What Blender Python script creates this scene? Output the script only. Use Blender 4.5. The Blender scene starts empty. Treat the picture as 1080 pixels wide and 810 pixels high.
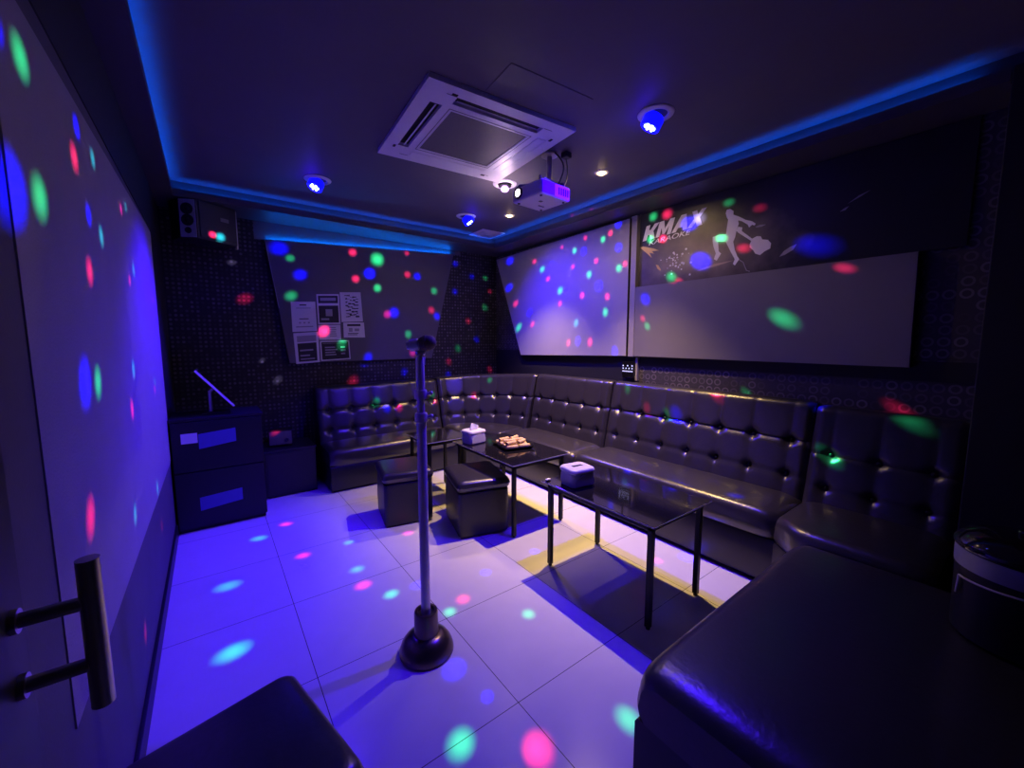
import bpy, bmesh, math, random
from mathutils import Vector, Matrix
random.seed(7)
PI = math.pi
sc = bpy.context.scene
COL = sc.collection
sin, cos, exp = math.sin, math.cos, math.exp

# ------------------------------------------------------------------ lamp powers
PW_E1, PW_E2, PW_E3 = 310, 175, 150
PW_W1, PW_W2 = 250, 235
PW_V1, PW_V2 = 14, 3
PW_C, PW_C2 = 30.0, 60.0
PW_D, PW_G = 2000, 4.0
DR = .053
DG = dict(R=.32, G=.22, B=.75, C=.17, M=.30, V=.16)
EXPO = 0.0

# ------------------------------------------------------------------ materials
def nodes_of(m):
    m.use_nodes = True
    return m.node_tree.nodes, m.node_tree.links

def pmat(name, col, rough=0.5, metal=0.0, spec=0.5, noise=0.0, nscale=20.0, bump=0.0, bscale=60.0, coat=0.0):
    m = bpy.data.materials.new(name)
    N, L = nodes_of(m)
    b = N['Principled BSDF']
    b.inputs['Base Color'].default_value = (*col, 1)
    b.inputs['Roughness'].default_value = rough
    b.inputs['Metallic'].default_value = metal
    b.inputs['Specular IOR Level'].default_value = spec
    b.inputs['Coat Weight'].default_value = coat
    tc = N.new('ShaderNodeTexCoord')
    if noise > 0:
        t = N.new('ShaderNodeTexNoise'); t.inputs['Scale'].default_value = nscale; t.inputs['Detail'].default_value = 4
        L.new(tc.outputs['Object'], t.inputs['Vector'])
        r = N.new('ShaderNodeMix'); r.data_type = 'RGBA'
        r.inputs['A'].default_value = (*[c * (1 - noise) for c in col], 1)
        r.inputs['B'].default_value = (*[min(1, c * (1 + noise)) for c in col], 1)
        L.new(t.outputs['Fac'], r.inputs['Factor']); L.new(r.outputs['Result'], b.inputs['Base Color'])
    if bump > 0:
        t2 = N.new('ShaderNodeTexNoise'); t2.inputs['Scale'].default_value = bscale; t2.inputs['Detail'].default_value = 3
        L.new(tc.outputs['Object'], t2.inputs['Vector'])
        bp = N.new('ShaderNodeBump'); bp.inputs['Strength'].default_value = bump; bp.inputs['Distance'].default_value = 0.01
        L.new(t2.outputs['Fac'], bp.inputs['Height']); L.new(bp.outputs['Normal'], b.inputs['Normal'])
    return m

def emat(name, col, strength):
    m = bpy.data.materials.new(name)
    N, L = nodes_of(m)
    b = N['Principled BSDF']
    b.inputs['Base Color'].default_value = (*[min(1, c) for c in col], 1)
    b.inputs['Emission Color'].default_value = (*col, 1)
    b.inputs['Emission Strength'].default_value = strength
    b.inputs['Roughness'].default_value = 0.3
    if 'strip' not in name: m.cycles.emission_sampling = 'NONE'
    return m

def tile_mat():
    m = bpy.data.materials.new('white_porcelain_tile')
    N, L = nodes_of(m)
    b = N['Principled BSDF']
    g = N.new('ShaderNodeNewGeometry')
    mp = N.new('ShaderNodeMapping'); mp.inputs['Location'].default_value = (-0.278 + 0.605 * 5, -1.135 + 0.6 * 5, 0)
    L.new(g.outputs['Position'], mp.inputs['Vector'])
    br = N.new('ShaderNodeTexBrick')
    br.offset = 0; br.squash = 1
    br.inputs['Scale'].default_value = 1
    br.inputs['Brick Width'].default_value = 0.605
    br.inputs['Row Height'].default_value = 0.6
    br.inputs['Mortar Size'].default_value = 0.0016
    br.inputs['Mortar Smooth'].default_value = 0.1
    br.inputs['Color1'].default_value = (0.80, 0.79, 0.80, 1)
    br.inputs['Color2'].default_value = (0.77, 0.76, 0.77, 1)
    br.inputs['Mortar'].default_value = (0.06, 0.06, 0.07, 1)
    L.new(mp.outputs['Vector'], br.inputs['Vector'])
    ns = N.new('ShaderNodeTexNoise'); ns.inputs['Scale'].default_value = 7; ns.inputs['Detail'].default_value = 6
    L.new(g.outputs['Position'], ns.inputs['Vector'])
    mr = N.new('ShaderNodeMapRange'); mr.inputs['To Min'].default_value = 0.93; mr.inputs['To Max'].default_value = 1.05
    L.new(ns.outputs['Fac'], mr.inputs['Value'])
    mx = N.new('ShaderNodeVectorMath'); mx.operation = 'SCALE'
    L.new(br.outputs['Color'], mx.inputs[0]); L.new(mr.outputs['Result'], mx.inputs['Scale'])
    L.new(mx.outputs['Vector'], b.inputs['Base Color'])
    b.inputs['Roughness'].default_value = 0.22
    b.inputs['Specular IOR Level'].default_value = 0.25
    return m

def wallpaper_mat(name, base, dot, scale, r0, r1, ring, axis):
    """dark wallpaper printed with a regular grid of small glossy discs or rings"""
    m = bpy.data.materials.new(name)
    N, L = nodes_of(m)
    b = N['Principled BSDF']
    g = N.new('ShaderNodeNewGeometry')
    sp = N.new('ShaderNodeSeparateXYZ'); L.new(g.outputs['Position'], sp.inputs[0])
    def math_(op, a, c=None):
        n = N.new('ShaderNodeMath'); n.operation = op
        for i, v in enumerate((a, c)):
            if v is None: continue
            if isinstance(v, (int, float)): n.inputs[i].default_value = v
            else: L.new(v, n.inputs[i])
        return n.outputs[0]
    u = math_('MULTIPLY', sp.outputs['X' if axis == 'x' else 'Y'], scale)
    v = math_('MULTIPLY', sp.outputs['Z'], scale)
    fu = math_('SUBTRACT', math_('FRACT', u), 0.5)
    fv = math_('SUBTRACT', math_('FRACT', v), 0.5)
    d = math_('SQRT', math_('ADD', math_('MULTIPLY', fu, fu), math_('MULTIPLY', fv, fv)))
    mask = math_('LESS_THAN', d, r1)
    if ring:
        mask = math_('MULTIPLY', mask, math_('GREATER_THAN', d, r0))
    cb = N.new('ShaderNodeCombineXYZ')
    L.new(math_('FLOOR', u), cb.inputs[0]); L.new(math_('FLOOR', v), cb.inputs[1])
    wn = N.new('ShaderNodeTexWhiteNoise'); L.new(cb.outputs[0], wn.inputs['Vector'])
    k = math_('MULTIPLY', mask, wn.outputs['Value'])
    mx = N.new('ShaderNodeMix'); mx.data_type = 'RGBA'
    mx.inputs['A'].default_value = (*base, 1); mx.inputs['B'].default_value = (*dot, 1)
    L.new(k, mx.inputs['Factor']); L.new(mx.outputs['Result'], b.inputs['Base Color'])
    mr = N.new('ShaderNodeMapRange'); mr.inputs['To Min'].default_value = 0.6; mr.inputs['To Max'].default_value = 0.3
    L.new(k, mr.inputs['Value']); L.new(mr.outputs['Result'], b.inputs['Roughness'])
    return m

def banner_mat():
    """dark printed vinyl: near-black with a mottled brown-grey cloud towards its left half"""
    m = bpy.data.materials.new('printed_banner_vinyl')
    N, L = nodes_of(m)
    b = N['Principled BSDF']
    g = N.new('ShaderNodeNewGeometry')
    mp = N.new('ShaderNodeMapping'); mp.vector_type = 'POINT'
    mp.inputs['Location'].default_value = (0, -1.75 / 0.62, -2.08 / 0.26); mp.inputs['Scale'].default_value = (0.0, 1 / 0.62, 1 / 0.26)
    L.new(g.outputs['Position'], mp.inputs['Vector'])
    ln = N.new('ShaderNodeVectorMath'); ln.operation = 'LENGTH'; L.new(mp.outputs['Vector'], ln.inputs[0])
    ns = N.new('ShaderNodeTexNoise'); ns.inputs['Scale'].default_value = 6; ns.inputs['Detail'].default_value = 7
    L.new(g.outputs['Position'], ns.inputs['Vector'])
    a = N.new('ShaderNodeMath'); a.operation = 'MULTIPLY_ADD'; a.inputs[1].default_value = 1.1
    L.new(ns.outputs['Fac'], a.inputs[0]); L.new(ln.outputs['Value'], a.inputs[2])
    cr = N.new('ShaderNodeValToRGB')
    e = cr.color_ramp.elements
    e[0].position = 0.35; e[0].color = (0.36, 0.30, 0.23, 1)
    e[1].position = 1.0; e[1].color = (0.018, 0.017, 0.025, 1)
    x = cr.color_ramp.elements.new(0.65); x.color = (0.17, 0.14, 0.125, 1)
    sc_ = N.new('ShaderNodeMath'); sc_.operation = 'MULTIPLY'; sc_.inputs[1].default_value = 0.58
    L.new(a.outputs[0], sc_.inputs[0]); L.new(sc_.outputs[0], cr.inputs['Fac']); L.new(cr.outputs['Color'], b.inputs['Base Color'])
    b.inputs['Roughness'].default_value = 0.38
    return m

M = dict(
    tile=tile_mat(),
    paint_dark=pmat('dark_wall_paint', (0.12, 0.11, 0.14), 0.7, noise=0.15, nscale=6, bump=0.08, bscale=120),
    black_wall=pmat('black_wall_paint', (0.012, 0.012, 0.016), 0.65, noise=0.2, nscale=8),
    ceiling=pmat('dark_ceiling_paint', (0.13, 0.12, 0.14), 0.6, noise=0.1, nscale=4, bump=0.04, bscale=90),
    soffit=pmat('bulkhead_paint', (0.07, 0.065, 0.08), 0.5, noise=0.1, nscale=5),
    paper_back=wallpaper_mat('dotted_wallpaper', (0.014, 0.013, 0.018), (0.13, 0.115, 0.13), 26, 0, 0.30, False, 'x'),
    paper_side=wallpaper_mat('ringed_wallpaper', (0.05, 0.045, 0.05), (0.19, 0.17, 0.18), 16, 0.26, 0.42, True, 'y'),
    black_trim=pmat('black_skirting', (0.01, 0.01, 0.014), 0.4, noise=0.2),
    screen=pmat('pale_screen_paint', (0.42, 0.40, 0.43), 0.75, noise=0.05, nscale=9, bump=0.10, bscale=160),
    screen_left=pmat('pale_textured_wall_panel', (0.40, 0.37, 0.42), 0.8, noise=0.07, nscale=7, bump=0.25, bscale=140),
    board=pmat('grey_board', (0.11, 0.10, 0.13), 0.45, noise=0.06, nscale=8),
    board_low=pmat('grey_low_board', (0.20, 0.19, 0.21), 0.55, noise=0.06, nscale=8),
    board_side=pmat('black_board_edge', (0.012, 0.012, 0.016), 0.5, noise=0.2),
    strip=pmat('pale_strip', (0.36, 0.34, 0.36), 0.55, noise=0.06),
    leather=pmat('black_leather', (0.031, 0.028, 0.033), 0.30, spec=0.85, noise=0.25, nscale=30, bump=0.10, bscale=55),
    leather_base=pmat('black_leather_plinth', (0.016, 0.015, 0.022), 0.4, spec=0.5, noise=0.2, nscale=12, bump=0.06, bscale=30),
    button=pmat('black_leather_button', (0.02, 0.02, 0.022), 0.35, noise=0.2),
    glass=pmat('black_table_glass', (0.010, 0.009, 0.012), 0.09, spec=0.6, noise=0.1, coat=0.3),
    glass_edge=pmat('polished_glass_edge', (0.45, 0.44, 0.46), 0.2, noise=0.1),
    blackmetal=pmat('black_powder_coat', (0.008, 0.008, 0.010), 0.45, spec=0.3, noise=0.2),
    chrome=pmat('brushed_chrome', (0.74, 0.69, 0.67), 0.36, metal=0.25, noise=0.08, nscale=40),
    steel=pmat('stainless_steel', (0.42, 0.40, 0.36), 0.3, metal=1.0, noise=0.1, nscale=60),
    bronze=pmat('dark_cast_metal', (0.15, 0.115, 0.10), 0.28, metal=0.85, noise=0.15, nscale=20),
    white=pmat('white_plastic', (0.82, 0.80, 0.82), 0.4, noise=0.04),
    offwhite=pmat('aged_white_plastic', (0.62, 0.60, 0.63), 0.45, noise=0.05),
    tissue=pmat('white_tissue_paper', (0.85, 0.84, 0.85), 0.9, noise=0.03),
    grille=pmat('grey_air_grille', (0.16, 0.155, 0.14), 0.6, noise=0.15, nscale=120),
    dark=pmat('matte_black_plastic', (0.010, 0.010, 0.012), 0.5, noise=0.2),
    gloss=pmat('gloss_black_plastic', (0.008, 0.008, 0.010), 0.06, noise=0.1, coat=0.4),
    foam=pmat('dark_mesh_grille', (0.13, 0.075, 0.062), 0.5, noise=0.4, nscale=200, bump=0.4, bscale=400),
    wafer=pmat('cream_wafer', (0.74, 0.52, 0.24), 0.7, noise=0.2, nscale=60, bump=0.2, bscale=90),
    paper=pmat('white_paper', (0.74, 0.72, 0.76), 0.6, noise=0.03),
    ink=pmat('black_ink', (0.02, 0.02, 0.03), 0.5, noise=0.1),
    ink_pale=pmat('pale_ink', (0.35, 0.33, 0.36), 0.5, noise=0.1),
    ink_white=pmat('white_print', (0.90, 0.88, 0.92), 0.5, noise=0.03),
    ink_gold=pmat('gold_paint_splash', (0.75, 0.52, 0.18), 0.5, noise=0.15),
    ink_tan=pmat('tan_paint_streak', (0.55, 0.42, 0.30), 0.5, noise=0.15),
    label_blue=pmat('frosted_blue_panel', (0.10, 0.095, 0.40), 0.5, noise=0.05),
    band=pmat('grey_label_band', (0.40, 0.42, 0.46), 0.5, noise=0.15, nscale=40),
    cabinet=pmat('black_laminate', (0.012, 0.011, 0.016), 0.38, noise=0.2, nscale=15),
    door=pmat('dark_door_laminate', (0.035, 0.032, 0.045), 0.5, noise=0.2, nscale=10),
    led_blue=emat('lit_blue_led', (0.45, 0.62, 1.0), 9.0),
    lens_blue=emat('glowing_blue_lamp_body', (0.004, 0.004, 1.0), 1.1),
    led_warm=emat('lit_warm_lamp', (1.0, 0.74, 0.34), 7.0),
    led_disco=emat('lit_disco_bulb', (0.75, 0.45, 1.0), 2.0),
    led_key=emat('lit_key_icons', (0.6, 0.62, 1.0), 1.1),
    led_lens=emat('lit_projector_lens', (1.0, 0.72, 1.0), 9.0),
    cove=emat('blue_led_strip', (0.0, 0.10, 1.0), PW_C),
    cove2=emat('azure_led_strip', (0.0, 0.16, 1.0), PW_C2),
)

# ------------------------------------------------------------------ geometry helpers
def BM(): return bmesh.new()

def box(bm, x0, x1, y0, y1, z0, z1, bev=0.0, seg=2, mat=None):
    r = bmesh.ops.create_cube(bm, size=1)
    vs = r['verts']
    bmesh.ops.transform(bm, matrix=Matrix.Translation(((x0 + x1) / 2, (y0 + y1) / 2, (z0 + z1) / 2)) @ Matrix.Diagonal((abs(x1 - x0), abs(y1 - y0), abs(z1 - z0), 1)), verts=vs)
    if bev > 0:
        es = list({e for v in vs for e in v.link_edges})
        rr = bmesh.ops.bevel(bm, geom=es, offset=bev, segments=seg, profile=0.5, affect='EDGES')
        vs = list({v for f in rr['faces'] for v in f.verts} | {v for v in vs if v.is_valid})
    if mat is not None:
        bmesh.ops.transform(bm, matrix=mat, verts=vs)
    return vs

def cyl(bm, p0, p1, r0, r1=None, n=24, cap=True):
    if r1 is None: r1 = r0
    p0, p1 = Vector(p0), Vector(p1)
    d = (p1 - p0).normalized()
    a = d.orthogonal().normalized(); b = d.cross(a)
    A = [bm.verts.new(p0 + (a * cos(2 * PI * i / n) + b * sin(2 * PI * i / n)) * r0) for i in range(n)]
    B = [bm.verts.new(p1 + (a * cos(2 * PI * i / n) + b * sin(2 * PI * i / n)) * r1) for i in range(n)]
    for i in range(n):
        bm.faces.new((A[i], A[(i + 1) % n], B[(i + 1) % n], B[i]))
    if cap:
        bm.faces.new(A[::-1]); bm.faces.new(B)

def lathe(bm, prof, c=(0, 0, 0), n=40, M_=None):
    """prof: list of (r, z); closed at the axis where r == 0"""
    rings = []
    for r, z in prof:
        if r <= 1e-6:
            rings.append([bm.verts.new(Vector((c[0], c[1], c[2] + z)))])
        else:
            rings.append([bm.verts.new(Vector((c[0] + r * cos(2 * PI * i / n), c[1] + r * sin(2 * PI * i / n), c[2] + z))) for i in range(n)])
    for A, B in zip(rings, rings[1:]):
        for i in range(n):
            j = (i + 1) % n
            if len(A) == 1 and len(B) == 1: continue
            if len(A) == 1: bm.faces.new((A[0], B[j], B[i]))
            elif len(B) == 1: bm.faces.new((A[i], A[j], B[0]))
            else: bm.faces.new((A[i], A[j], B[j], B[i]))
    if M_ is not None:
        bmesh.ops.transform(bm, matrix=M_, verts=[v for R in rings for v in R])

def prism(bm, pts, vec):
    """extrude a 3D polygon along vec"""
    vec = Vector(vec)
    A = [bm.verts.new(Vector(p)) for p in pts]
    B = [bm.verts.new(Vector(p) + vec) for p in pts]
    n = len(A)
    bm.faces.new(A); bm.faces.new(B[::-1])
    for i in range(n):
        bm.faces.new((A[i], B[i], B[(i + 1) % n], A[(i + 1) % n]))

def tube(bm, pts, r, n=8):
    for a, b in zip(pts, pts[1:]): cyl(bm, a, b, r, n=n)
    for p in pts[1:-1]:
        bmesh.ops.create_icosphere(bm, subdivisions=1, radius=r, matrix=Matrix.Translation(Vector(p)))

W = {}
def obj(name, bm, mat, parent=None, smooth=False, world=False, label=None, kind=None):
    if world and parent is not None:
        r = parent
        while r.parent: r = r.parent
        bm.transform(W[r.name].inverted())
    bmesh.ops.recalc_face_normals(bm, faces=bm.faces[:])
    me = bpy.data.meshes.new(name)
    bm.to_mesh(me); bm.free()
    me.materials.append(M[mat] if isinstance(mat, str) else mat)
    for p in me.polygons: p.use_smooth = bool(smooth)
    o = bpy.data.objects.new(name, me); COL.objects.link(o)
    if smooth and smooth != 'full':
        try: me.set_sharp_from_angle(angle=math.radians(38))
        except Exception: pass
    if parent is not None: o.parent = parent
    if label: o['label'] = label
    if kind: o['kind'] = kind
    return o

def thing(name, label, cat, loc=(0, 0, 0), rotz=0.0, group=None):
    o = bpy.data.objects.new(name, None); COL.objects.link(o)
    o.empty_display_size = 0.1
    o.location = loc; o.rotation_euler = (0, 0, rotz)
    o['label'] = label; o['category'] = cat
    if group: o['group'] = group
    W[o.name] = Matrix.Translation(Vector(loc)) @ Matrix.Rotation(rotz, 4, 'Z')
    return o

def tag(o, label, cat, group=None):
    o['label'] = label; o['category'] = cat
    if group: o['group'] = group
    return o

def struct(name, bm, mat, smooth=False, label=None):
    o = obj(name, bm, mat, smooth=smooth); o['kind'] = 'structure'
    if label: o['label'] = label
    return o

def dup(root, loc, rotz, label=None, group=None):
    def cp(o, parent):
        c = o.copy(); COL.objects.link(c)
        if parent: c.parent = parent
        for ch in list(o.children):
            if ch.type != 'LIGHT': cp(ch, c)
        return c
    r = cp(root, None)
    r.location = loc; r.rotation_euler = (0, 0, rotz)
    W[r.name] = Matrix.Translation(Vector(loc)) @ Matrix.Rotation(rotz, 4, 'Z')
    if label: r['label'] = label
    if group: r['group'] = group
    return r

# ------------------------------------------------------------------ room shell
XL, XR, YB, YN = -0.275, 3.15, 4.55, -0.45
ZC, ZS = 2.65, 2.53
RX0, RX1, RY1 = -0.19, 2.88, 4.19      # tray recess in the ceiling
b = BM(); box(b, XL - .1, XR + .1, YN - .1, YB + .1, -.1, 0); struct('floor', b, 'tile')
b = BM(); box(b, XL - .1, XR + .1, YN - .1, YB + .1, ZC, ZC + .1); struct('ceiling', b, 'ceiling')
b = BM(); box(b, XL - .1, XL, YN, YB, 0, ZC); struct('wall_left', b, 'paint_dark')
b = BM(); box(b, XR, XR + .1, YN, YB, 0, ZC); struct('wall_right', b, 'paper_side')
b = BM(); box(b, XL, XR, YB, YB + .1, 0, ZC); struct('wall_back', b, 'paper_back')
b = BM()
box(b, 0.70, XR, YN - .1, YN, 0, ZC); box(b, XL, 0.70, YN - .1, YN, 2.12, ZC)
struct('wall_near', b, 'black_wall')
b = BM(); box(b, 2.70, XR, YN, 0.185, 0, ZS, bev=.004); struct('trim_1', b, 'black_wall')   # boxed pillar at the right
# bulkhead ring around the tray ceiling, with a small ledge that carries the LED strip
def bulkhead(x0, x1, y0, y1, name):
    b = BM(); box(b, x0, x1, y0, y1, ZS, ZC); struct(name, b, 'soffit')
bulkhead(XL, RX0, YN, YB, 'trim_2'); bulkhead(RX1, XR, YN, YB, 'trim_3'); bulkhead(RX0, RX1, RY1, YB, 'trim_4')
LW, LP = .040, .016
b = BM(); box(b, RX1 - LW, RX1, 0.2, RY1, ZS, ZS + .040); box(b, RX1 - LW, RX1 - LW + .008, 0.2, RY1, ZS + .040, ZS + .040 + LP); struct('trim_5', b, 'soffit')
b = BM(); box(b, RX0 + LW, RX1 - LW, RY1 - LW, RY1, ZS, ZS + .040); box(b, RX0 + LW, RX1 - LW, RY1 - LW, RY1 - LW + .008, ZS + .040, ZS + .040 + LP); struct('trim_6', b, 'soffit')
b = BM(); box(b, RX0, RX0 + LW, 0.2, RY1, ZS, ZS + .040); box(b, RX0 + LW - .008, RX0 + LW, 0.2, RY1, ZS + .040, ZS + .040 + LP); struct('trim_7', b, 'soffit')
# skirting
b = BM(); box(b, XL, XL + .014, .9, 3.69, 0, .085, bev=.003); struct('baseboard_left', b, 'black_trim')
# dark wallpaper on the far end of the left wall and the dark upper wall
b = BM(); box(b, XL, XL + .004, 3.77, YB, 0, ZS); struct('trim_8', b, 'black_wall')
b = BM(); box(b, XL, XL + .004, 0.9, 3.77, 2.17, ZS); struct('trim_9', b, 'black_wall')
# the big pale panel of the left wall
b = BM(); prism(b, [(XL, 1.16, .60), (XL, 3.765, .55), (XL, 3.765, 2.155), (XL, 1.16, 2.10)], (.003, 0, 0)); o = struct('trim_10', b, 'screen_left')
# pale upright strip between the screens, thin below
b = BM(); box(b, XR - .05, XR - .0, 2.285, 2.345, 1.27, 2.52, bev=.003); struct('trim_11', b, 'strip')
b = BM(); box(b, XR - .03, XR - .0, 2.25, 2.272, 1.05, 1.265, bev=.003); struct('trim_12', b, 'strip')
# black band of wall under the screens
b = BM(); box(b, XR - .006, XR, 2.30, YB, 0.9, 1.30); struct('trim_13', b, 'black_wall')
b = BM(); box(b, XR - .006, XR, 0.185, 2.24, 1.19, 1.30); struct('trim_14', b, 'black_wall')

# LED strips in the cove (lit)
def led_strip(x0, x1, y0, y1, z, label, sx=.006):
    t = thing('led_strip', label, 'LED strip', ((x0 + x1) / 2, (y0 + y1) / 2, z), 0, 'blue cove LED strips')
    b = BM(); box(b, x0, x1, y0, y1, z, z + .004); obj('backing', b, 'white', t, world=True)
    b = BM(); box(b, x0 + (.002 if x1 - x0 < .1 else 0), x1 - (.002 if x1 - x0 < .1 else 0), y0 + (.002 if y1 - y0 < .1 else 0), y1 - (.002 if y1 - y0 < .1 else 0), z + .004, z + .008)
    obj('diode_line', b, 'cove', t, world=True)
led_strip(RX1 - .026, RX1 - .012, .3, RY1 - .05, ZS + .040, 'blue LED strip in the ceiling cove above the right wall')
led_strip(RX0 + .06, RX1 - .06, RY1 - .026, RY1 - .012, ZS + .040, 'blue LED strip in the ceiling cove across the far end')
led_strip(RX0 + .012, RX0 + .026, .3, RY1 - .05, ZS + .040, 'blue LED strip in the ceiling cove above the left wall')
# sloping strip along the top of the grey board
t = thing('led_strip', 'blue LED strip along the top of the grey board on the far wall', 'LED strip', (1.48, 4.525, 2.425), 0, 'blue cove LED strips')
b = BM(); prism(b, [(.49, 4.522, 2.3612), (2.46, 4.522, 2.4742), (2.46, 4.522, 2.4752), (.49, 4.522, 2.3622)], (0, .014, 0)); obj('backing', b, 'white', t, world=True)
b = BM(); prism(b, [(.50, 4.524, 2.3627), (2.45, 4.524, 2.4748), (2.45, 4.524, 2.4768), (.50, 4.524, 2.3647)], (0, .010, 0)); obj('diode_line', b, 'cove2', t, world=True)
b = BM(); prism(b, [(.40, YB - .004, 2.36), (2.60, YB - .004, 2.484), (2.60, YB - .004, ZS), (.40, YB - .004, ZS)], (0, .004, 0)); struct('trim_15', b, 'paint_dark')  # paler band added over the dark wallpaper so the strip's glow shows

# ------------------------------------------------------------------ screens and boards
def panel(name, label, cat, poly, vec, mat, off):
    """poly = front outline; the body goes back along vec, the face is a thin sheet"""
    cx = sum((Vector(p) for p in poly), Vector()) / len(poly)
    t = thing(name, label, cat, tuple(cx))
    v = Vector(vec); n = -v.normalized()
    b = BM(); prism(b, poly, v); obj('body', b, 'board_side', t, world=True)
    c = cx
    inner = [Vector(p) + (c - Vector(p)).normalized() * .004 + n * .003 for p in poly]
    b = BM(); prism(b, inner, v.normalized() * .003); obj('face', b, mat, t, world=True)
    return t
YP = 4.490
wb = panel('wall_board', 'dark grey trapezoid board with paper notices on the far wall', 'wall board',
      [(.475, YP, 2.36), (2.475, YP, 2.475), (2.155, YP, 1.205), (.625, YP, 1.195)], (0, .055, 0), 'board', 0)
XP = 3.09
b = BM(); prism(b, [(.478, YP - .0035, 2.355), (.483, YP - .0035, 2.355), (.565, YP - .0035, 1.73), (.560, YP - .0035, 1.73)], (0, .006, 0)); obj('edge_trim', b, 'strip', wb, world=True, label='pale metal edge strip')
panel('projection_screen', 'pale trapezoid projection screen on the right wall covered in coloured light dots', 'screen',
      [(XP, 4.46, 2.475), (XP, 3.935, 1.24), (XP, 2.352, 1.275), (XP, 2.352, 2.505)], (.055, 0, 0), 'screen', 0)
panel('low_wall_board', 'long grey rectangular board under the karaoke banner', 'wall board',
      [(XP, 2.275, 1.893), (XP, 2.275, 1.275), (XP, .455, 1.265), (XP, .465, 1.893)], (.055, 0, 0), 'board_low', 0)

# karaoke banner
XBN = 3.13
bn = thing('karaoke_banner', 'dark printed karaoke banner with white lettering and a leaping guitarist', 'banner', (XBN, 1.3, 1.9))
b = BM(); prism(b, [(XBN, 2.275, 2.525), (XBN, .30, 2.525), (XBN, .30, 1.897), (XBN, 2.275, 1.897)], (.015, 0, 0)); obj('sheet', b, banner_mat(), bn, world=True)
def decal(polys, name, mat, label=None, lift=.0012):
    for q in polys:
        b = BM()
        vs = [b.verts.new((XBN - lift, y, z)) for y, z in q]
        f = b.faces.new(vs); f.normal_update()
        r = bmesh.ops.triangulate(b, faces=[f])
        ex = bmesh.ops.extrude_face_region(b, geom=r['faces'])
        bmesh.ops.translate(b, vec=(.001, 0, 0), verts=[v for v in ex['geom'] if isinstance(v, bmesh.types.BMVert)])
        obj(name, b, mat, bn, world=True, label=label)
def letters():
    """heavy slanted capitals K M A X, unit height, each as polygons in (x, y)"""
    K = [[(0, 0), (.30, 0), (.30, .34), (.44, .34), (.60, 0), (.95, 0), (.68, .52), (.98, 1), (.63, 1), (.44, .66), (.30, .66), (.30, 1), (0, 1)]]
    Mm = [[(0, 0), (.28, 0), (.28, .58), (.46, .12), (.64, .12), (.82, .58), (.82, 0), (1.1, 0), (1.1, 1), (.76, 1), (.55, .46), (.34, 1), (0, 1)]]
    A = [[(0, 0), (.30, 0), (.38, .22), (.70, .22), (.78, 0), (1.08, 0), (.72, 1), (.36, 1)]]
    X = [[(0, 0), (.34, 0), (.50, .30), (.66, 0), (1.0, 0), (.68, .52), (.96, 1), (.64, 1), (.50, .74), (.36, 1), (.04, 1), (.32, .52)]]
    return [(K, .98), (Mm, 1.14), (A, 1.02), (X, 1.0)]
x = 0.0
tot = sum(w for _, w in letters()) + .10
W_TXT = 0.545
for polys, w in letters():
    q2 = []
    for q in polys:
        qq = []
        for px, py in q:
            u = (x + px + .28 * py) / tot * W_TXT
            qq.append((2.243 - u, 2.288 + .122 * py + .045 * u))
        q2.append(qq)
    decal(q2, 'letter', 'ink_white')
    x += w + .02
def text_part(txt, h, y0, z0, slope, width, mat, shear=.25):
    cu = bpy.data.curves.new('t', 'FONT'); cu.body = txt; cu.size = 1; cu.shear = shear; cu.extrude = .01; cu.offset = .012
    to = bpy.data.objects.new('t', cu); COL.objects.link(to)
    bpy.context.view_layer.update()
    dg = bpy.context.evaluated_depsgraph_get()
    me = bpy.data.meshes.new_from_object(to.evaluated_get(dg))
    bpy.data.objects.remove(to)
    b = BM(); b.from_mesh(me); bpy.data.meshes.remove(me)
    xs = [v.co.x for v in b.verts]; ys = [v.co.y for v in b.verts]
    x0, x1, yy0, yy1 = min(xs), max(xs), min(ys), max(ys)
    for v in b.verts:
        u = (v.co.x - x0) / (x1 - x0) * width; w = (v.co.y - yy0) / (yy1 - yy0) * h; d = v.co.z
        v.co = Vector((XBN - .0014 - d * .05, y0 - u, z0 + w + slope * u))
    return obj('wordmark', b, mat, bn, world=True)
text_part('KARAOKE', .040, 2.178, 2.242, .045, .385, 'ink_white')
body = [(1.528, 2.355), (1.521, 2.378), (1.496, 2.378), (1.472, 2.358), (1.471, 2.332), (1.427, 2.306), (1.382, 2.274), (1.339, 2.255), (1.315, 2.233), (1.322, 2.221), (1.338, 2.231), (1.358, 2.216), (1.368, 2.238), (1.409, 2.271), (1.435, 2.282), (1.43, 2.259), (1.444, 2.21), (1.45, 2.169), (1.462, 2.138), (1.448, 2.079), (1.428, 2.03), (1.412, 2.005), (1.441, 1.965), (1.455, 1.978), (1.444, 2.01), (1.475, 2.066), (1.507, 2.129), (1.517, 2.148), (1.573, 2.159), (1.571, 2.135), (1.565, 2.088), (1.546, 2.067), (1.577, 2.02), (1.599, 2.035), (1.586, 2.074), (1.607, 2.13), (1.615, 2.167), (1.617, 2.202), (1.569, 2.21), (1.517, 2.203), (1.513, 2.25), (1.507, 2.305), (1.518, 2.324)]
guit = [(1.444, 2.21), (1.432, 2.238), (1.403, 2.226), (1.405, 2.202), (1.332, 2.134), (1.302, 2.145), (1.276, 2.139), (1.265, 2.116), (1.229, 2.106), (1.208, 2.079), (1.211, 2.045), (1.245, 2.032), (1.274, 2.011), (1.305, 2.026), (1.319, 2.051), (1.345, 2.077), (1.346, 2.099), (1.337, 2.119), (1.426, 2.192)]
decal([body], 'leaping_figure', 'ink_white', 'white silhouette of a leaping person'); decal([guit], 'printed_guitar', 'ink_white', 'white silhouette of a guitar', lift=.0024)
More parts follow.
